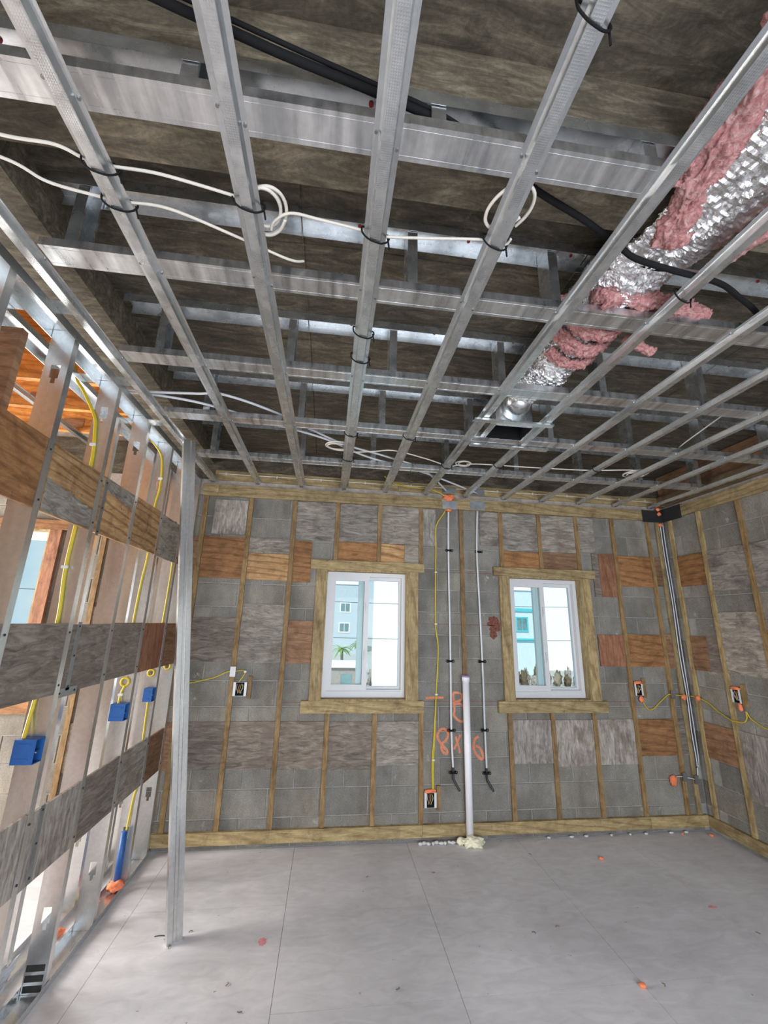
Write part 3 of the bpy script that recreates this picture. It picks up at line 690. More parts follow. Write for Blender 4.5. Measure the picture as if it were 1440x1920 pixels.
boot = empty('duct_boot', (1.135, 2.465, 2.972), label='sheet metal supply boot with black square opening between two channels', cat='duct boot')
bx0, bx1, by0, by1 = 1.005, 1.262, 2.335, 2.53
mb = MB(); th = .002
for a in ((bx0, bx0+th, by0, by1), (bx1-th, bx1, by0, by1), (bx0, bx1, by0, by0+th), (bx0, bx1, by1-th, by1)): mb.box(*a, 2.972, 3.20)
mb.box(bx0, bx1, by0, by1, 3.20, 3.202); mb.build('sheet_box', 'steel', boot)
mb = MB()
for a in ((bx0+.003, bx0+.006, by0+.003, by1-.003), (bx1-.006, bx1-.003, by0+.003, by1-.003), (bx0+.006, bx1-.006, by0+.003, by0+.006), (bx0+.006, bx1-.006, by1-.006, by1-.003)): mb.box(*a, 2.974, 3.19)
mb.box(bx0+.003, bx1-.003, by0+.003, by1-.003, 3.19, 3.195); mb.build('black_liner', 'black', boot)
mb = MB()
for a in ((bx0-.03, bx0, by0-.03, by1+.004), (bx1, bx1+.02, by0-.03, by1+.004), (bx0, bx1, by0-.03, by0)): mb.box(*a, 2.985, 2.987)
mb.build('flange', 'steel', boot)
MB().tube([(1.14, 2.36, 3.10), (1.14, 2.28, 3.13), (1.14, 2.22, 3.16)], .095, 24).build('collar', 'steel', boot, True)
hb = [('front', .825, 1.345, 2.245, 'short cross channel framing the near edge of the duct opening'), ('rear', .925, 1.50, 2.605, 'short cross channel framing the far edge of the duct opening')]
for _, x0, x1, y, lab in hb:
    pts = [(-.019, .012), (-.019, 0), (.019, 0), (.019, .012)]
    MB().strip_profile(pts, .0014, lambda u, v, t: (x0+(x1-x0)*t, y+u, 2.944+v)).build('cross_channel', 'steel', label=lab, cat='ceiling channel')

# ================================================================ CABLES OVERHEAD
TAGC = dict(cat='cable')
cable('white_cable', 'white', [(-1.3, .93, 3.01), (-.98, .967, 2.993), (-.834, .972, 2.992), (-.77, .998, 2.991), (-.706, 1.010, 2.991), (-.566, 1.014, 2.992), (-.36, 1.048, 2.991), (-.33, 1.056, 2.99)], .0046, label='white cable along the two ties, ending in the coiled bundle', **TAGC)
cable('white_cable', 'white', [(-1.3, .99, 3.01), (-1.01, 1.032, 2.993), (-.917, 1.088, 2.992), (-.777, 1.113, 2.991), (-.70, 1.119, 2.991), (-.574, 1.124, 2.991), (-.373, 1.198, 2.991), (-.216, 1.262, 2.992), (-.165, 1.30, 3.03)], .0046, label='white cable sagging below the tied one, ending behind a carrier', **TAGC)
cable('white_cable', 'white', [(-.262, 1.15, 2.99), (-.247, 1.116, 2.991), (-.192, 1.080, 2.991), (-.098, 1.088, 2.991), (.061, 1.108, 2.991), (.117, 1.118, 2.991), (.262, 1.102, 2.991), (.452, 1.079, 2.991), (.53, 1.086, 2.99), (.545, 1.06, 2.99)], .0046, label='white cable spanning between the coil and the single loop', **TAGC)
def coil(cx, cy, z, rx, ry, turns, rot, seed):
    pts = []; N = 14
    for k in range(int(turns*N)+1):
        t = 2*math.pi*k/N; g = 1+.08*math.sin(seed+k*.9)+.20*math.sin(k*.23+seed)
        u, v = rx*g*math.cos(t), ry*g*math.sin(t); pts.append((cx+u*math.cos(rot)-v*math.sin(rot), cy+u*math.sin(rot)+v*math.cos(rot), z+.004*math.sin(k*.5)+.009*k/(turns*N)))
    return pts
cable('cable_coil', 'white', coil(-.272, 1.085, 2.992, .052, .082, 3.4, .35, 1), .0055, label='white cable coil bundled on the channel by a black tie', cat='cable')
cable('cable_coil', 'white', coil(.487, .968, 2.988, .068, .082, 1.1, .25, 4), .0055, label='single white cable loop hanging round a channel', cat='cable')
cable('cable_coil', 'white', coil(.01, 2.93, 3.0, .085, .075, 2.6, .3, 2), .0055, label='small white cable coil near the tied channel by last carriers', cat='cable')
cable('cable_coil', 'white', coil(2.56, 3.06, 3.005, .085, .075, 4.4, .2, 3), .0055, label='round white cable coil by the right back corner', cat='cable')
cable('cable_coil', 'white', coil(1.04, 3.10, 3.003, .06, .05, 2.5, .2, 6), .0055, label='small white cable coil behind the duct opening', cat='cable')
cable('white_cable', 'white', [(.06, 2.985, 2.995), (.11, 2.996, 2.991), (.28, 2.95, 2.992), (.433, 2.906, 2.991), (.70, 3.02, 2.993), (.92, 3.15, 2.998), (1.0, 3.12, 3.0)], .005, label='white cable from small coil toward the duct opening', **TAGC)
cable('white_cable', 'white', [(1.06, 3.09, 3.0), (1.2, 3.05, 2.993), (1.617, 3.042, 2.992), (2.075, 3.016, 2.992), (2.40, 2.95, 2.993), (2.50, 2.98, 3.0)], .005, label='white cable running to the coil in the right back corner', **TAGC)
cable('white_cable', 'white', [(2.62, 2.62, 3.02), (2.53, 2.588, 3.03), (2.46, 2.25, 3.05), (2.43, 2.06, 3.06)], .0045, label='thin white wire rising to a carrier at the right', **TAGC)
cable('grey_cable', 'pex', [(-1.3, 2.44, 3.06), (-1.15, 2.43, 3.05), (-.868, 2.40, 3.05), (-.708, 2.386, 3.05), (-.409, 2.57, 3.05), (.027, 2.95, 3.04), (.39, 3.13, 3.035), (.75, 3.33, 3.02), (1.1, 3.82, 3.0)], .008, label='pale grey cable arching over toward the two pipes, upper one', **TAGC)
cable('grey_cable', 'pex', [(-1.3, 2.50, 3.07), (-1.158, 2.46, 3.05), (-.868, 2.511, 3.045), (-.496, 2.69, 3.04), (-.1, 2.88, 3.035), (.25, 3.16, 3.03), (.8, 3.42, 3.02), (1.42, 3.83, 3.0)], .008, label='pale grey cable arching over toward the two pipes, lower one', **TAGC)
cable('black_cable', 'black', [(-.9, .57, 3.085), (-.46, .668, 3.065), (-.31, .70, 3.065), (-.17, .728, 3.062), (.04, .765, 3.06), (.22, .80, 3.055), (.40, .86, 3.05), (.58, .935, 3.045), (.78, 1.0, 3.04), (.94, 1.055, 3.02), (1.02, 1.075, 2.997), (1.20, 1.10, 2.994), (1.40, 1.125, 2.995), (1.56, 1.19, 3.01), (1.72, 1.265, 3.03), (2.0, 1.42, 3.06), (2.3, 1.6, 3.1)], .011, label='thick black cable threading the carrier and crossing under the duct', **TAGC)
cable('black_cable', 'black', [(-.9, .555, 3.09), (-.46, .652, 3.078), (-.17, .714, 3.075), (.04, .755, 3.072), (.22, .79, 3.068), (.35, .83, 3.06)], .006, label='thin black cable twisted along the thick one', **TAGC)
cable('white_cable', 'white', [(-1.1, YS-.006, 3.05), (-.557, YS-.006, 3.051), (-.141, YS-.006, 3.052), (.286, YS-.006, 3.047), (1.0, YS-.006, 3.049), (1.646, YS-.006, 3.046), (2.414, YS-.006, 3.046), (3.007, YS-.006, 3.042), (3.40, YS-.006, 3.036)], .0045, label='white cable stapled along the ledger above the top plate', **TAGC)
stm = MB().box(-.004, .004, -.008, 0, -.012, .012).mesh('staple'); stm.materials.append(M['vinyl'])
for x in (-1.03, -.56, -.14, .29, .75, 1.2, 1.65, 2.03, 2.41, 2.75, 3.0, 3.3):
    link('staple', stm, None, tr2, (x, YS-.0005, 3.049))
cable('yellow_cable', 'yellow', [(.45, 3.60, 3.03), (.547, 3.78, 3.035), (.70, YS-.012, 3.038), (.936, YS-.016, 3.02), (1.06, YS-.02, 2.98), (1.11, YS-.018, 2.93)], .0055, label='yellow cable lying on the ledger beside the nail plates', **TAGC)

# ================================================================ BACK WALL SERVICES
def pexline(x, zt, zb, xs_, label):
    root = empty('water_pipe', (x, YB-.03, zb), label=label, cat='pipe', group='grey water pipes beside the drain')
    yy = YB-.026
    MB().tube(spline([(x0, yy, z0) for x0, z0 in xs_], 8), .0085, 12).build('tube', 'pex', root, True)
    x1, z1 = xs_[-1]
    MB().tube(spline([(x1, yy, z1+.01), (x1, yy, z1-.07), (x1+.004, yy-.004, z1-.085), (x1+.045, yy-.03, z1-.16)], 6), .0095, 10).build('stub', 'dark', root, True)
    zc = [2.414, 1.40, .83, zb-.03]
    for k, z in enumerate(zc):
        xx = xs_[0][0] if k == 0 else (x if k < 3 else x1)
        mb = MB()
        for s in (-1, 1):
            mb.tube([(xx+s*.026+.010*math.cos(t*.7), yy-.002, z+.010*math.sin(t*.7)) for t in range(10)], .0035, 6)
        mb.box(xx-.02, xx+.02, yy-.0135, yy+.02, z-.008, z+.008)
        mb.build('pipe_clamp', 'black', root)
    return root
pexline(1.122, 2.83, .535, [(1.130, 2.829), (1.122, 2.4), (1.124, 1.42), (1.121, .82), (1.131, .535)], 'grey water pipe with black stub between yellow cable and drain')
pexline(1.422, 2.83, .525, [(1.428, 2.829), (1.408, 2.41), (1.416, 1.9), (1.424, 1.38), (1.424, .85), (1.428, .525)], 'grey water pipe with black stub between drain and second window')
drain = empty('drain_pipe', (1.252, 3.845, 0), label='white plastic drain pipe standing in a lump of foam', cat='pipe')
MB().tube([(1.254, 3.843, .0), (1.252, 3.843, 1.24)], .0295, 24).build('pipe', 'pvc', drain, True)
MB().tube([(1.252, 3.843, 1.238), (1.252, 3.843, 1.282)], .0345, 24).build('coupling', 'pvc', drain, True)
MB().tube([(1.252, 3.843, 1.270), (1.252, 3.843, 1.2835)], .0352, 24).build('primer_band', 'purple', drain, True)
lump('foam_blob', 'foam', (1.262, 3.795, .030), (.085, .05, .036), .4, 2.1, 4, seed=2, label='cream expanding foam lump round the drain pipe base', cat='foam')
lump('foam_blob', 'foam', (1.165, 3.82, .026), (.028, .022, .028), .4, 2.0, 3, seed=5, label='small cream foam lump left of the drain pipe base', cat='foam')
for k in range(9):
    x = .84+k*.034+.01*math.sin(k*3.1)
    lump('plaster_crumb', 'plaster', (x, 3.845+.008*math.sin(k*2), .010), (.018+.006*math.sin(k*1.7), .013, .011), .3, 1.6, 2, seed=k, label='white plaster crumb on the floor left of the drain', cat='debris', group='plaster crumbs by the drain')
for k in range(8):
    x = 1.95+k*.185+.03*math.sin(k*2.3)
    lump('plaster_crumb', 'plaster', (x, 3.872, .006), (.016+.006*math.sin(k*1.3), .010, .007), .3, 1.6, 2, seed=k+20, label='flat plaster crumb along the back wall edge right of the drain', cat='debris', group='plaster crumbs along the back wall')
cable('yellow_cable', 'yellow', [(1.105, YB-.02, 2.84), (1.085, YB-.02, 2.79), (1.02, YB-.015, 2.69), (.999, YB-.012, 2.60), (1.002, YB-.012, 2.44), (.997, YB-.01, 2.2), (.993, YB-.01, 1.72), (1.014, YB-.012, 1.50), (.992, YB-.01, 1.12), (.974, YB-.012, .75), (.961, YB-.012, .60), (.958, YB-.016, .372)], .0065, label='yellow cable running down the blocks to the low outlet box', **TAGC)
cable('yellow_cable', 'yellow', [(.988, YB-.012, 1.08), (.966, YB-.014, .75), (.951, YB-.012, .60), (.95, YB-.016, .372)], .0055, label='second yellow cable beside the first above the low outlet', **TAGC)
csm = MB().box(-.011, .011, -.019, 0, -.006, .006).mesh('cable_staple'); csm.materials.append(M['vinyl'])
for x, z in ((.998, 2.2), (.994, 1.723), (.993, 1.118), (.962, .598)):
    link('cable_staple', csm, None, wall_back, (x, YB-.0005, z))

def outlet(x, z, w_, h_, wood, label, foam_top=False, foam_bot=False, wall='b'):
    """old-work steel box: shell, two device ears, dark hollow with bent wires; a short wood cleat beside it"""
    loc = Vector((x, YS-.004, z)) if wall == 'b' else Vector((3.474, x, z))
    root = empty('outlet_box', loc, label=label, cat='electrical box')
    def tr(u, d, v): return (x+u, YS-.006+d, z+v) if wall == 'b' else (3.476-.006+d, x-u, z+v)
    def bx_(mb, u0, u1, d0, d1, v0, v1):
        a = tr(u0, d0, v0); b = tr(u1, d1, v1); mb.box(a[0], b[0], a[1], b[1], a[2], b[2])
    W, Hh = w_/2, h_/2; mb = MB(); t = .004
    bx_(mb, -W, -W+t, 0, .025, -Hh, Hh); bx_(mb, W-t, W, 0, .025, -Hh, Hh); bx_(mb, -W+t, W-t, 0, .025, Hh-t, Hh); bx_(mb, -W+t, W-t, 0, .025, -Hh, -Hh+t)
    mb.build('shell', 'plate', root)
    mb = MB(); bx_(mb, -W+t, W-t, .02, .0245, -Hh+t, Hh-t); mb.build('hollow', 'black', root)
    for s in (-1, 1):
        mb = MB(); bx_(mb, s*W*.62 if s > 0 else -W*.97, W*.97 if s > 0 else -W*.62, -.002, .001, -Hh*.95, Hh*.95); mb.build('ear', 'vinyl', root)
    for k in range(6):
        u = -W*.5+W*k*.2; p = [tr(u, .015, Hh*.7), tr(u+.006*math.sin(k*2), .002, .2*Hh), tr(u+.01*math.cos(k), .006, -.3*Hh), tr(u*.6, .015, -.62*Hh)]
        MB().tube(spline(p, 5), .0022, 5).build('wire', ['white', 'redpin', 'plate', 'yellow', 'white', 'black'][k], root, True)
    if wood:
        mb = MB(); bx_(mb, W+.003, W+.036, .004, .025, -Hh-.02, Hh+.045); mb.build('wood_cleat', 'strip', root)
    if foam_top: lump('foam_seal', 'orangefoam', tr(0, .004, Hh+.008), (W*.95, .012, .014) if wall == 'b' else (.012, W*.95, .014), .35, 2.2, 3, root, 3)
    if foam_bot: lump('foam_seal', 'orangefoam', tr(W*.4, .004, -Hh-.03), (W*.45, .012, .032) if wall == 'b' else (.012, W*.45, .032), .4, 2.2, 3, root, 4)
    return root
outlet(.932, .303, .105, .115, True, 'low outlet box with orange foam top under the yellow cable', True)
outlet(-.70, 1.157, .112, .112, True, 'white eared outlet box on the block beside left window')
outlet(2.952, 1.168, .085, .108, True, 'outlet box right of second window with orange foam above and below', True, True)
outlet(3.385, 1.19, .085, .11, True, 'outlet box on the right wall with orange foam', True, True, wall='r')
cable('yellow_cable', 'yellow', [(-1.17, YB-.02, 1.19), (-1.05, YB-.01, 1.213), (-.919, YB-.01, 1.245), (-.82, YS-.008, 1.29), (-.77, YS-.010, 1.297), (-.70, YB-.012, 1.302), (-.672, YB-.012, 1.292), (-.69, YB-.012, 1.25), (-.715, YB-.02, 1.21)], .0045, label='yellow cable looping into the outlet box beside left window', **TAGC)
box('nail_plate', 'vinyl', -.793, -.748, YS-.0165, YS-.0145, 1.255, 1.335, label='pale steel nail plate over the cable on a furring strip', cat='nail plate')
box('cable_staple', 'vinyl', -.682, -.662, YB-.021, YB-.0005, 1.286, 1.302, wall_back)
cable('yellow_cable', 'yellow', [(2.985, YB-.012, 1.08), (3.002, YB-.010, 1.03), (3.035, YB-.010, .993), (3.09, YB-.010, 1.0), (3.17, YB-.010, 1.06), (3.255, YB-.012, 1.12), (3.29, YS-.01, 1.125), (3.40, YS-.01, 1.117), (3.46, YB-.03, 1.117)], .0048, label='yellow cable from second window outlet to the corner', **TAGC)
cable('yellow_cable', 'yellow', [(3.46, 3.85, 1.117), (3.468, 3.80, 1.115), (3.482, 3.70, 1.09), (3.484, 3.60, 1.03), (3.470, 3.47, .985), (3.470, 3.44, .985), (3.482, 3.37, .99), (3.482, 3.335, 1.03), (3.478, 3.33, 1.08)], .0048, label='yellow cable from the corner to the right wall outlet', **TAGC)
cable('yellow_cable', 'yellow', [(3.478, 3.325, 1.08), (3.484, 3.30, 1.03), (3.484, 3.2, .985), (3.482, 3.1, .99), (3.466, 3.05, 1.0), (3.482, 2.9, 1.02), (3.482, 2.5, 1.03)], .0048, label='yellow cable leaving the right wall outlet toward the room', **TAGC)
for x, y, z, lab in ((3.291, YS-.0195, 1.125, 'grey nail plate on the furring strip carrying the corner cable'), (3.291, YS-.0195, .434, 'grey nail plate low on the furring strip by orange lump'), (3.405, YS-.0195, .41, 'grey nail plate low on the corner strip')):
    box('nail_plate', 'plate', x-.022, x+.022, YS-.0175, YS-.0155, z-.035, z+.035, label=lab, cat='nail plate')
lump('sealant_blob', 'orangefoam', (3.187, YB-.018, .402), (.034, .016, .042), .35, 2, 3, seed=8, label='orange sealant disc low on the block near the corner', cat='sealant')
lump('sealant_blob', 'orangefoam', (3.402, YS-.016, 1.105), (.022, .014, .024), .3, 2, 3, seed=9, label='orange sealant dot on the corner strip, back wall side', cat='sealant')
lump('sealant_blob', 'orangefoam', (3.462, 3.775, 1.11), (.014, .022, .022), .3, 2, 3, seed=10, label='orange sealant dot on the corner strip, right wall side', cat='sealant')
cable('grey_cable', 'pex', [(3.21, YB-.012, .43), (3.29, YS-.008, .434), (3.40, YS-.008, .41)], .004, label='short thin wire between two low nail plates', **TAGC)
for k, (dx, mt, zz) in enumerate(((0, 'pex', .42), (.016, 'dark', 1.1), (.03, 'pex', 1.4))):
    cable('corner_cable', mt, [(3.440+dx, YB-.022, 2.80), (3.437+dx, YB-.02, 2.5), (3.446+dx*.8, YB-.022, 2.0), (3.438+dx, YB-.02, 1.5), (3.447+dx*.7, YB-.022, 1.1), (3.440+dx, YB-.02, .8), (3.446+dx*.6, YB-.02, .55), (3.43, YB-.022, zz if zz < .5 else .5)], .005,
          label=['pale grey cable down the room corner reaching the lowest plate', 'dark cable down the room corner between the two pale ones', 'pale grey cable down the room corner nearest the right wall'][k], **TAGC)
# steel protection plates on the top plate
def plate(x0, x1, z0, z1, lab, y=YS-.012): return box('nail_plate', 'plate', x0, x1, y-.0022, y-.0004, z0, z1, label=lab, cat='nail plate')
plate(1.067, 1.212, 2.828, 2.915, 'grey plate on the top plate with orange foam, over yellow cable')
plate(1.352, 1.507, 2.838, 2.928, 'plain grey plate on the top plate over second water pipe')
box('nail_plate', 'plate', 1.073, 1.21, YS-.0135, YS-.0118, 2.992, 3.057, label='grey plate on the upper ledger above the foamed plate', cat='nail plate')
box('nail_plate', 'plate', 1.369, 1.507, YS-.0135, YS-.0118, 2.992, 3.057, label='grey plate on the upper ledger above the plain plate', cat='nail plate')
lump('sealant_blob', 'orangefoam', (1.135, YS-.028, 2.945), (.050, .016, .032), .5, 2.2, 3, seed=12, label='orange foam burst above the grey plate on the top plate', cat='sealant')
lump('sealant_blob', 'orangefoam', (1.128, YS-.026, 2.815), (.026, .016, .016), .4, 2.2, 3, seed=13, label='orange foam dab under the grey plate on the top plate', cat='sealant')
cp = empty('corner_plate', (3.45, 3.86, 2.82), label='black folded steel plate wrapping the top plate corner', cat='steel plate')
box('back_leaf', 'blackplate', 3.235, 3.4635, YS-.0145, YS-.0124, 2.815, 2.945, cp); box('side_leaf', 'blackplate', 3.4615, 3.4636, 3.62, YS-.0146, 2.815, 2.955, cp)
for a, b, c in ((3.415, YS-.028, 2.955), (3.425, YS-.026, 2.905), (3.437, YB-.024, 2.79)):
    lump('sealant_blob', 'orangefoam', (a, b, c), (.020, .014, .020), .4, 2.2, 2, seed=a*9, label='orange foam dab at the black corner plate', cat='sealant', group='orange dabs at the corner plate')
# writing and stains on the block
STK = [0.0]
def stroke(name, pts, wdt, mat, parent=wall_back):
    P = spline([(a, 0, b) for a, b in pts], 10); vs = []; m = len(P)
    for i, p in enumerate(P):
        d = (P[min(i+1, m-1)]-P[max(i-1, 0)]).normalized(); s = Vector((-d.z, 0, d.x)); q = wdt*(1+.25*noise.noise(p*40))
        yy = YB-.0005-.00001*i-STK[0]; vs += [(p.x+s.x*q, yy, p.z+s.z*q), (p.x-s.x*q, yy, p.z-s.z*q)]
    STK[0] += .00012
    return MB().add(vs, [(2*i, 2*i+1, 2*i+3, 2*i+2) for i in range(m-1)]).build(name, mat, parent)
stroke('spray_letter', [(.90, 1.088), (.98, 1.090), (1.062, 1.090)], .010, 'paint')
stroke('spray_letter', [(1.150, 1.128), (1.156, 1.05), (1.160, .985), (1.152, .955), (1.165, .93), (1.195, .905), (1.225, .895), (1.25, .91)], .010, 'paint')
stroke('spray_letter', [(1.148, 1.128), (1.185, 1.132), (1.225, 1.12), (1.228, 1.085), (1.20, 1.062), (1.165, 1.058)], .009, 'paint')
stroke('spray_letter', [(1.165, 1.035), (1.21, 1.04), (1.24, 1.02), (1.25, .97), (1.245, .92)], .009, 'paint')
stroke('spray_letter', [(1.012, .815), (1.045, .838), (1.085, .825), (1.098, .785), (1.075, .745), (1.045, .722), (1.035, .69), (1.055, .652), (1.085, .644), (1.085, .668), (1.058, .695), (1.035, .722), (1.012, .75), (1.002, .785), (1.012, .815)], .011, 'paint')
stroke('spray_letter', [(1.148, .675), (1.175, .72), (1.195, .76), (1.208, .79)], .009, 'paint')
stroke('spray_letter', [(1.165, .775), (1.18, .73), (1.195, .68), (1.20, .645)], .009, 'paint')
stroke('spray_letter', [(1.375, .775), (1.345, .758), (1.328, .715), (1.33, .67), (1.355, .625), (1.39, .598), (1.408, .61), (1.40, .65), (1.375, .69), (1.345, .70)], .011, 'paint')
for k, (x, z, rx, rz) in enumerate(((1.555, 1.775, .05, .03), (1.535, 1.735, .045, .022), (1.565, 1.69, .055, .028), (1.55, 1.64, .035, .04), (1.60, 1.72, .02, .05))):
    pts = [(x+rx*(1+.5*noise.noise(Vector((k, t*.9, 2))))*math.cos(t*math.pi/9), YB-.0006-.0002*k, z+rz*(1+.5*noise.noise(Vector((k+7, t*.9, 2))))*math.sin(t*math.pi/9)) for t in range(18)]
    MB().add(pts, [tuple(range(18))]).build('rust_stain', 'rust', wall_back)

# ================================================================ LEFT PARTITION SERVICES
def bluebox(x0, x1, yb, z0, z1, label):
    root = empty('junction_box', ((x0+x1)/2, yb, z0), label=label, cat='electrical box')
    d = .062; t = .003; y0 = yb-d; mb = MB()
    mb.box(x0, x0+t, y0, yb-.0005, z0, z1); mb.box(x0+t, x1, y0, y0+t, z0, z1); mb.box(x0+t, x1, yb-t, yb-.0005, z0, z1); mb.box(x0+t, x1, y0+t, yb-t, z0, z0+t); mb.box(x0+t, x1, y0+t, yb-t, z1-t, z1)
    mb.build('box_shell', 'blue', root)
    for zz in (z0+.02, z1-.02): box('rib', 'blue', x0+.015, x1-.02, y0-.002, y0-.0001, zz-.004, zz+.004, root)
    for k in range(3): MB().tube(spline([(x0+.02, yb-.03, z1-.008), (x0+.05, y0+.02+k*.012, (z0+z1)/2), (x1-.008, y0+.015+k*.015, z0+.03+k*.01)], 6), .0022, 5).build('wire', ['redpin', 'white', 'dark'][k], root, True)
    return root
bluebox(-1.312, XP+.004, 2.238, 1.097, 1.195, 'blue plastic junction box on the stud with thick yellow cable')
bluebox(-1.312, XP+.004, 3.068, 1.095, 1.192, 'blue plastic junction box below a yellow cable ring')
bluebox(-1.285, XP+.004, 3.478, 1.135, 1.225, 'blue plastic junction box nearest the leaning stud')
cable('yellow_cable', 'yellow', [(-1.47, 2.225, 3.06), (-1.44, 2.23, 2.97), (-1.393, 2.225, 2.906), (-1.315, 2.228, 2.768), (-1.295, 2.229, 2.675), (-1.279, 2.230, 2.493), (-1.290, 2.231, 2.147), (-1.292, 2.231, 1.932), (-1.276, 2.230, 1.68), (-1.30, 2.230, 1.329), (-1.295, 2.205, 1.19)], .0085, label='thick yellow cable down the stud to the largest blue box', **TAGC)
cable('yellow_cable', 'yellow', [(-1.40, 3.05, 3.02), (-1.30, 3.058, 2.898), (-1.272, 3.06, 2.774), (-1.264, 3.06, 2.63), (-1.276, 3.06, 2.489), (-1.268, 3.06, 2.142), (-1.279, 3.06, 1.958), (-1.286, 3.06, 1.69), (-1.28, 3.06, 1.36)], .0065, label='yellow cable down the stud to the cable ring', **TAGC)
cable('yellow_cable', 'yellow', [(-1.25, 3.472, 2.3), (-1.245, 3.472, 2.04), (-1.25, 3.472, 1.676), (-1.26, 3.472, 1.36)], .006, label='yellow cable on the stud behind the leaning stud, upper length', **TAGC)
cable('yellow_cable', 'yellow', [(-1.265, 3.47, 1.14), (-1.26, 3.47, .9), (-1.245, 3.47, .634), (-1.262, 3.47, .505), (-1.27, 3.46, .30)], .006, label='yellow cable on the stud dropping to the blue pipe', **TAGC)
def ring(x, y, z, r, lab): MB().tube([(x+r*math.cos(t*math.pi/10), y, z+r*math.sin(t*math.pi/10)) for t in range(21)], .007, 8, cap=False).build('grommet_ring', 'yellow', None, True, label=lab, cat='grommet', group='yellow grommet rings in the studs')
ring(-1.275, 3.063, 1.315, .024, 'yellow cable ring directly above the middle blue box'); ring(-1.275, 3.472, 1.325, .022, 'yellow ring on the stud right of the middle blue box'); ring(-1.275, 3.793, 1.34, .022, 'yellow ring on the last stud beside the back wall')
cable('yellow_cable', 'yellow', [(-1.27, 3.06, 1.292), (-1.285, 3.058, 1.25), (-1.283, 3.04, 1.19)], .0065, label='short yellow cable tail from ring into the middle blue box', **TAGC)
for y, z, x in ((2.2215, 1.95, -1.292), (2.2215, 2.60, -1.288), (3.054, 1.24, -1.285), (3.054, 2.7, -1.268)): box('cable_staple', 'vinyl', x-.014, x+.014, y-.006, y+.004, z-.007, z+.007, studs[2.24] if y < 2.5 else studs[3.07])
stub = empty('conduit_stub', (-1.27, 3.44, 0), label='short blue conduit stub rising from the bottom track', cat='pipe')
MB().tube([(-1.272, 3.44, .005), (-1.272, 3.44, .33)], .02, 16).build('conduit', 'blue', stub, True)
lump('sealant_blob', 'orangefoam', (-1.268, 3.42, .035), (.045, .04, .026), .4, 2, 3, seed=15, label='orange sealant lump round the blue conduit base', cat='sealant')
lump('sealant_blob', 'orangefoam', (-1.393, 3.035, .018), (.03, .03, .018), .4, 2, 3, seed=16, label='orange sealant crumb between the two bottom tracks', cat='sealant')
cable('yellow_cable', 'yellow', [(-1.40, 3.33, .012), (-1.33, 3.31, .010), (-1.36, 3.42, .010)], .006, label='yellow cable scrap lying between bottom tracks', **TAGC)
# loose stud leaning on the ceiling channel
ls = empty('leaning_stud', (-.73, 2.93, 0), label='loose steel stud leaning from floor to ceiling in front of the partition', cat='steel stud')
a, b = Vector((-.732, 2.925, 0)), Vector((-1.07, 2.955, 2.975)); ax = (b-a).normalized()
ux = Vector((.82, .57, 0)); ux = (ux-ax*ux.dot(ax)).normalized(); uy = ax.cross(ux)
prof = [(-.041, .034), (-.041, 0), (-.012, 0), (-.007, .006), (.007, .006), (.012, 0), (.041, 0), (.041, .034), (.033, .034)]
def lp(u, v, t):
    p = a+ux*u+uy*v+ax*((b-a).length*t)
    if t == 0: p -= ax*(p.z/ax.z)-ax*.001
    return p
MB().strip_profile(prof, .0014, lp).build('channel', 'stud', ls)
box('bent_tab', 'steel', -.80, -.745, 2.955, 2.959, .0005, .004, ls)

# crumpled sheet at the foot of the partition
bm = bmesh.new(); bmesh.ops.create_grid(bm, x_segments=26, y_segments=26, size=.5)
for v in bm.verts:
    u, q = v.co.x, v.co.y; h = noise.fractal(Vector((u*5, q*5, .3)), .8, 2, 4)
    v.co = Vector((-1.375+u*.05+h*.020, 2.40+q*.42+h*.02, .012+(u+.5)*.20*(1-.35*abs(q))+.025*h))
me = bpy.data.meshes.new('plastic_sheet'); bm.to_mesh(me); bm.free()
for p in me.polygons: p.use_smooth = True
sh = link('plastic_sheet', me, 'bag', None, label='crumpled pale plastic sheet between the studs on the floor', cat='plastic sheet')
md = sh.modifiers.new('thickness', 'SOLIDIFY'); md.thickness = .002

# ================================================================ FLOOR DEBRIS AND MARKS
for k, (x, y, s) in enumerate(((2.191, 3.523, .018), (1.655, 2.412, .016), (3.40, 3.79, .018), (3.168, 3.841, .012))):
    lump('debris_crumb', 'orangefoam', (x, y, s*.55), (s, s*.8, s*.6), .35, 2, 2, seed=k+30, label='small orange foam crumb lying on the floor boards', cat='debris', group='orange crumbs on the floor')
def splat(name, x, y, rx, ry, mat, seed):
    pts = [(x+rx*(1+.6*noise.noise(Vector((seed, t*.8, 1))))*math.cos(t*math.pi/10), y+ry*(1+.6*noise.noise(Vector((seed+4, t*.8, 1))))*math.sin(t*math.pi/10), .0005) for t in range(20)]
    return MB().add(pts, [tuple(range(20))]).build(name, mat, floor)
splat('chalk_mark', -.26, 2.895, .022, .03, 'pinkdust', 1); splat('chalk_mark', 2.563, 2.94, .03, .014, 'pinkdust', 2)
for k in range(14):
    x, y = random.uniform(-.9, 3.2), random.uniform(2.3, 3.7)
    MB().tube(spline([(x, y, .0025), (x+.012*math.cos(k), y+.012*math.sin(k), .005), (x+.022*math.cos(k+.5), y+.022*math.sin(k+.5), .0025)], 4), .0018, 5).build('wood_splinter', 'darkwood', None, True, label='tiny dark splinter lying on the floor boards', cat='debris', group='splinters on the floor')
cable('wire_offcut', 'dark', [(-.80, 2.985, .003), (-.83, 2.99, .003), (-.86, 2.985, .003)], .002, label='short dark wire offcut beside the leaning stud foot', cat='debris')

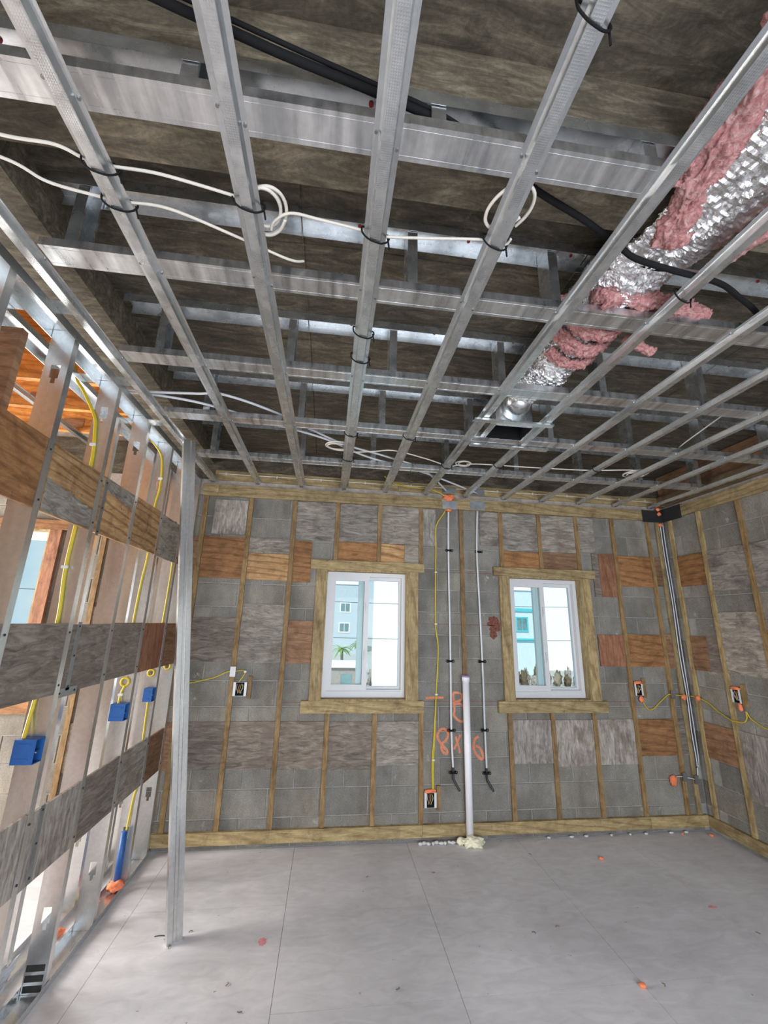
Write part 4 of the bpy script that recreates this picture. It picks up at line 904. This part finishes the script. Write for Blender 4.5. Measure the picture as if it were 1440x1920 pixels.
# ================================================================ OUTSIDE
GZ = -2.5
box('ground_outside', 'ground', -60, 90, 4.6, 130, GZ-.3, GZ, kind='structure')
def building(name, mat, x0, x1, y0, y1, z1, wins, label, frame_mat='whitebldg', bands=(), band_mat='teal'):
    root = empty(name, ((x0+x1)/2, y0, GZ), label=label, cat='building')
    box('wall', mat, x0, x1, y0, y1, GZ, z1, root)
    box('parapet', 'whitebldg', x0-.15, x1+.15, y0-.15, y1, z1, z1+.45, root)
    for x, z, w_, h_ in wins:
        fr = MB(); t = .14
        fr.box(x-w_/2-t, x+w_/2+t, y0-.09, y0-.01, z-h_/2-t, z-h_/2); fr.box(x-w_/2-t, x+w_/2+t, y0-.09, y0-.01, z+h_/2, z+h_/2+t)
        fr.box(x-w_/2-t, x-w_/2, y0-.09, y0-.01, z-h_/2, z+h_/2); fr.box(x+w_/2, x+w_/2+t, y0-.09, y0-.01, z-h_/2, z+h_/2); fr.box(x-.03, x+.03, y0-.07, y0-.02, z-h_/2, z+h_/2)
        f = fr.build('window_frame', frame_mat, root); box('pane', 'bglass', x-w_/2, x+w_/2, y0-.05, y0-.03, z-h_/2, z+h_/2, f)
    for z0, z1_ in bands: box('band', band_mat, x0, x1, y0-.12, y0-.01, z0, z1_, root)
    return root
building('apartment_building', 'greybldg', -8, 4.3, 60, 72, 6.9, [(2.35, 3.7, 1.25, 1.1), (2.3, 1.0, 1.25, 1.1), (-1.2, 3.7, 1.25, 1.1), (-1.3, 1.0, 1.25, 1.1), (-4.6, 3.7, 1.25, 1.1), (-4.6, 1.0, 1.25, 1.1)], 'grey stucco apartment block seen through the first window')
building('teal_house', 'paleblue', 12.5, 19.6, 38, 46, 5.0, [(17.9, 1.9, .95, 1.05), (14.6, 1.9, .95, 1.05)], 'pale blue house with teal bands seen through second window', 'teal', [(3.05, 3.35), (.38, .65)])
building('white_house', 'whitebldg', 2.74, 9.6, 26, 26.3, 6.5, [(6.8, 2, 1, 1.2)], 'white stucco house filling the first window right pane')
building('white_house', 'whitebldg', 22.0, 34, 42, 48, 9, [(30.2, 2, 1, 1.2)], 'white stucco house filling the second window right pane')
for z, y in ((2.45, 16.0), (1.16, 16.2)):
    for k in range(1):
        cable('power_line', 'wire', [(-12, y, z+.15), (0, y, z), (6, y, z), (12, y, z+.1), (24, y, z+.3)], .011, label='upper overhead wire crossing both window views' if z > 2 else 'lower overhead wire crossing both window views', cat='power line')
def palm(x, y, h, seed, label):
    root = empty('palm_shrub', (x, y, GZ), label=label, cat='shrub', group='shrubs outside')
    MB().tube(spline([(x, y, GZ), (x+.05, y, GZ+h*.5), (x, y, GZ+h)], 4), .11, 8).build('trunk', 'trunk', root, True)
    for k in range(22):
        a = k*2.4+seed; ln = .75+.25*math.sin(k*1.7); el = .9-.05*k; vs = []; fs = []
        for i in range(7):
            t = i/6; r = ln*t; zz = GZ+h+r*el-.9*t*t*ln*.8; wv = .10*math.sin(math.pi*min(1, t*.9+.1))+.005
            c = Vector((x+r*math.cos(a), y+r*math.sin(a), zz)); s = Vector((-math.sin(a), math.cos(a), 0))*wv
            vs += [c+s, c+Vector((0, 0, .03)), c-s]
        for i in range(6):
            for j in (0, 1): fs.append((3*i+j, 3*i+j+1, 3*i+j+4, 3*i+j+3))
        MB().add(vs, fs).build('frond', 'leaf', root)
palm(1.2, 34, 2.2, 0, 'green palm shrub outside in front of the grey block'); palm(2.6, 35.5, 2.5, 2, 'second green palm shrub outside nearer the white house'); palm(-.6, 34, 2.3, 4, 'third green palm shrub outside at the yard edge')
shed = empty('garden_shed', (1.2, 25, GZ), label='low tan masonry shed in the yard outside', cat='shed')
box('wall', 'rubble', -.2, 2.2, 25, 27, GZ, -.75, shed); box('roof_slab', 'whitebldg', -.35, 2.35, 24.8, 27.2, -.75, -.55, shed); box('doorway', 'bglass', .9, 1.5, 24.96, 24.995, GZ, -1.1, shed)
random.seed(3)
for k in range(26):
    if k < 10: x, y = .8+(k % 5)*.82, 29.5+(k//5)*1.6
    elif k < 18: x, y = 13.7+((k-10) % 4)*.82, 31+((k-10)//4)*1.3
    else: x, y = 17.1+((k-18) % 4)*.82, 31+((k-18)//4)*1.3
    s = random.uniform(.2, .25)
    lump('rubble_heap', ['rubble', 'darkwood', 'trunk', 'darkwood'][k % 4], (x, y, GZ+s*1.5), (s, s*.8, s*random.uniform(1.6, 3.0)), .75, 2.6, 3, seed=k, label='rubble lump in the yard outside', cat='rubble', group='rubble heaps in the yard')
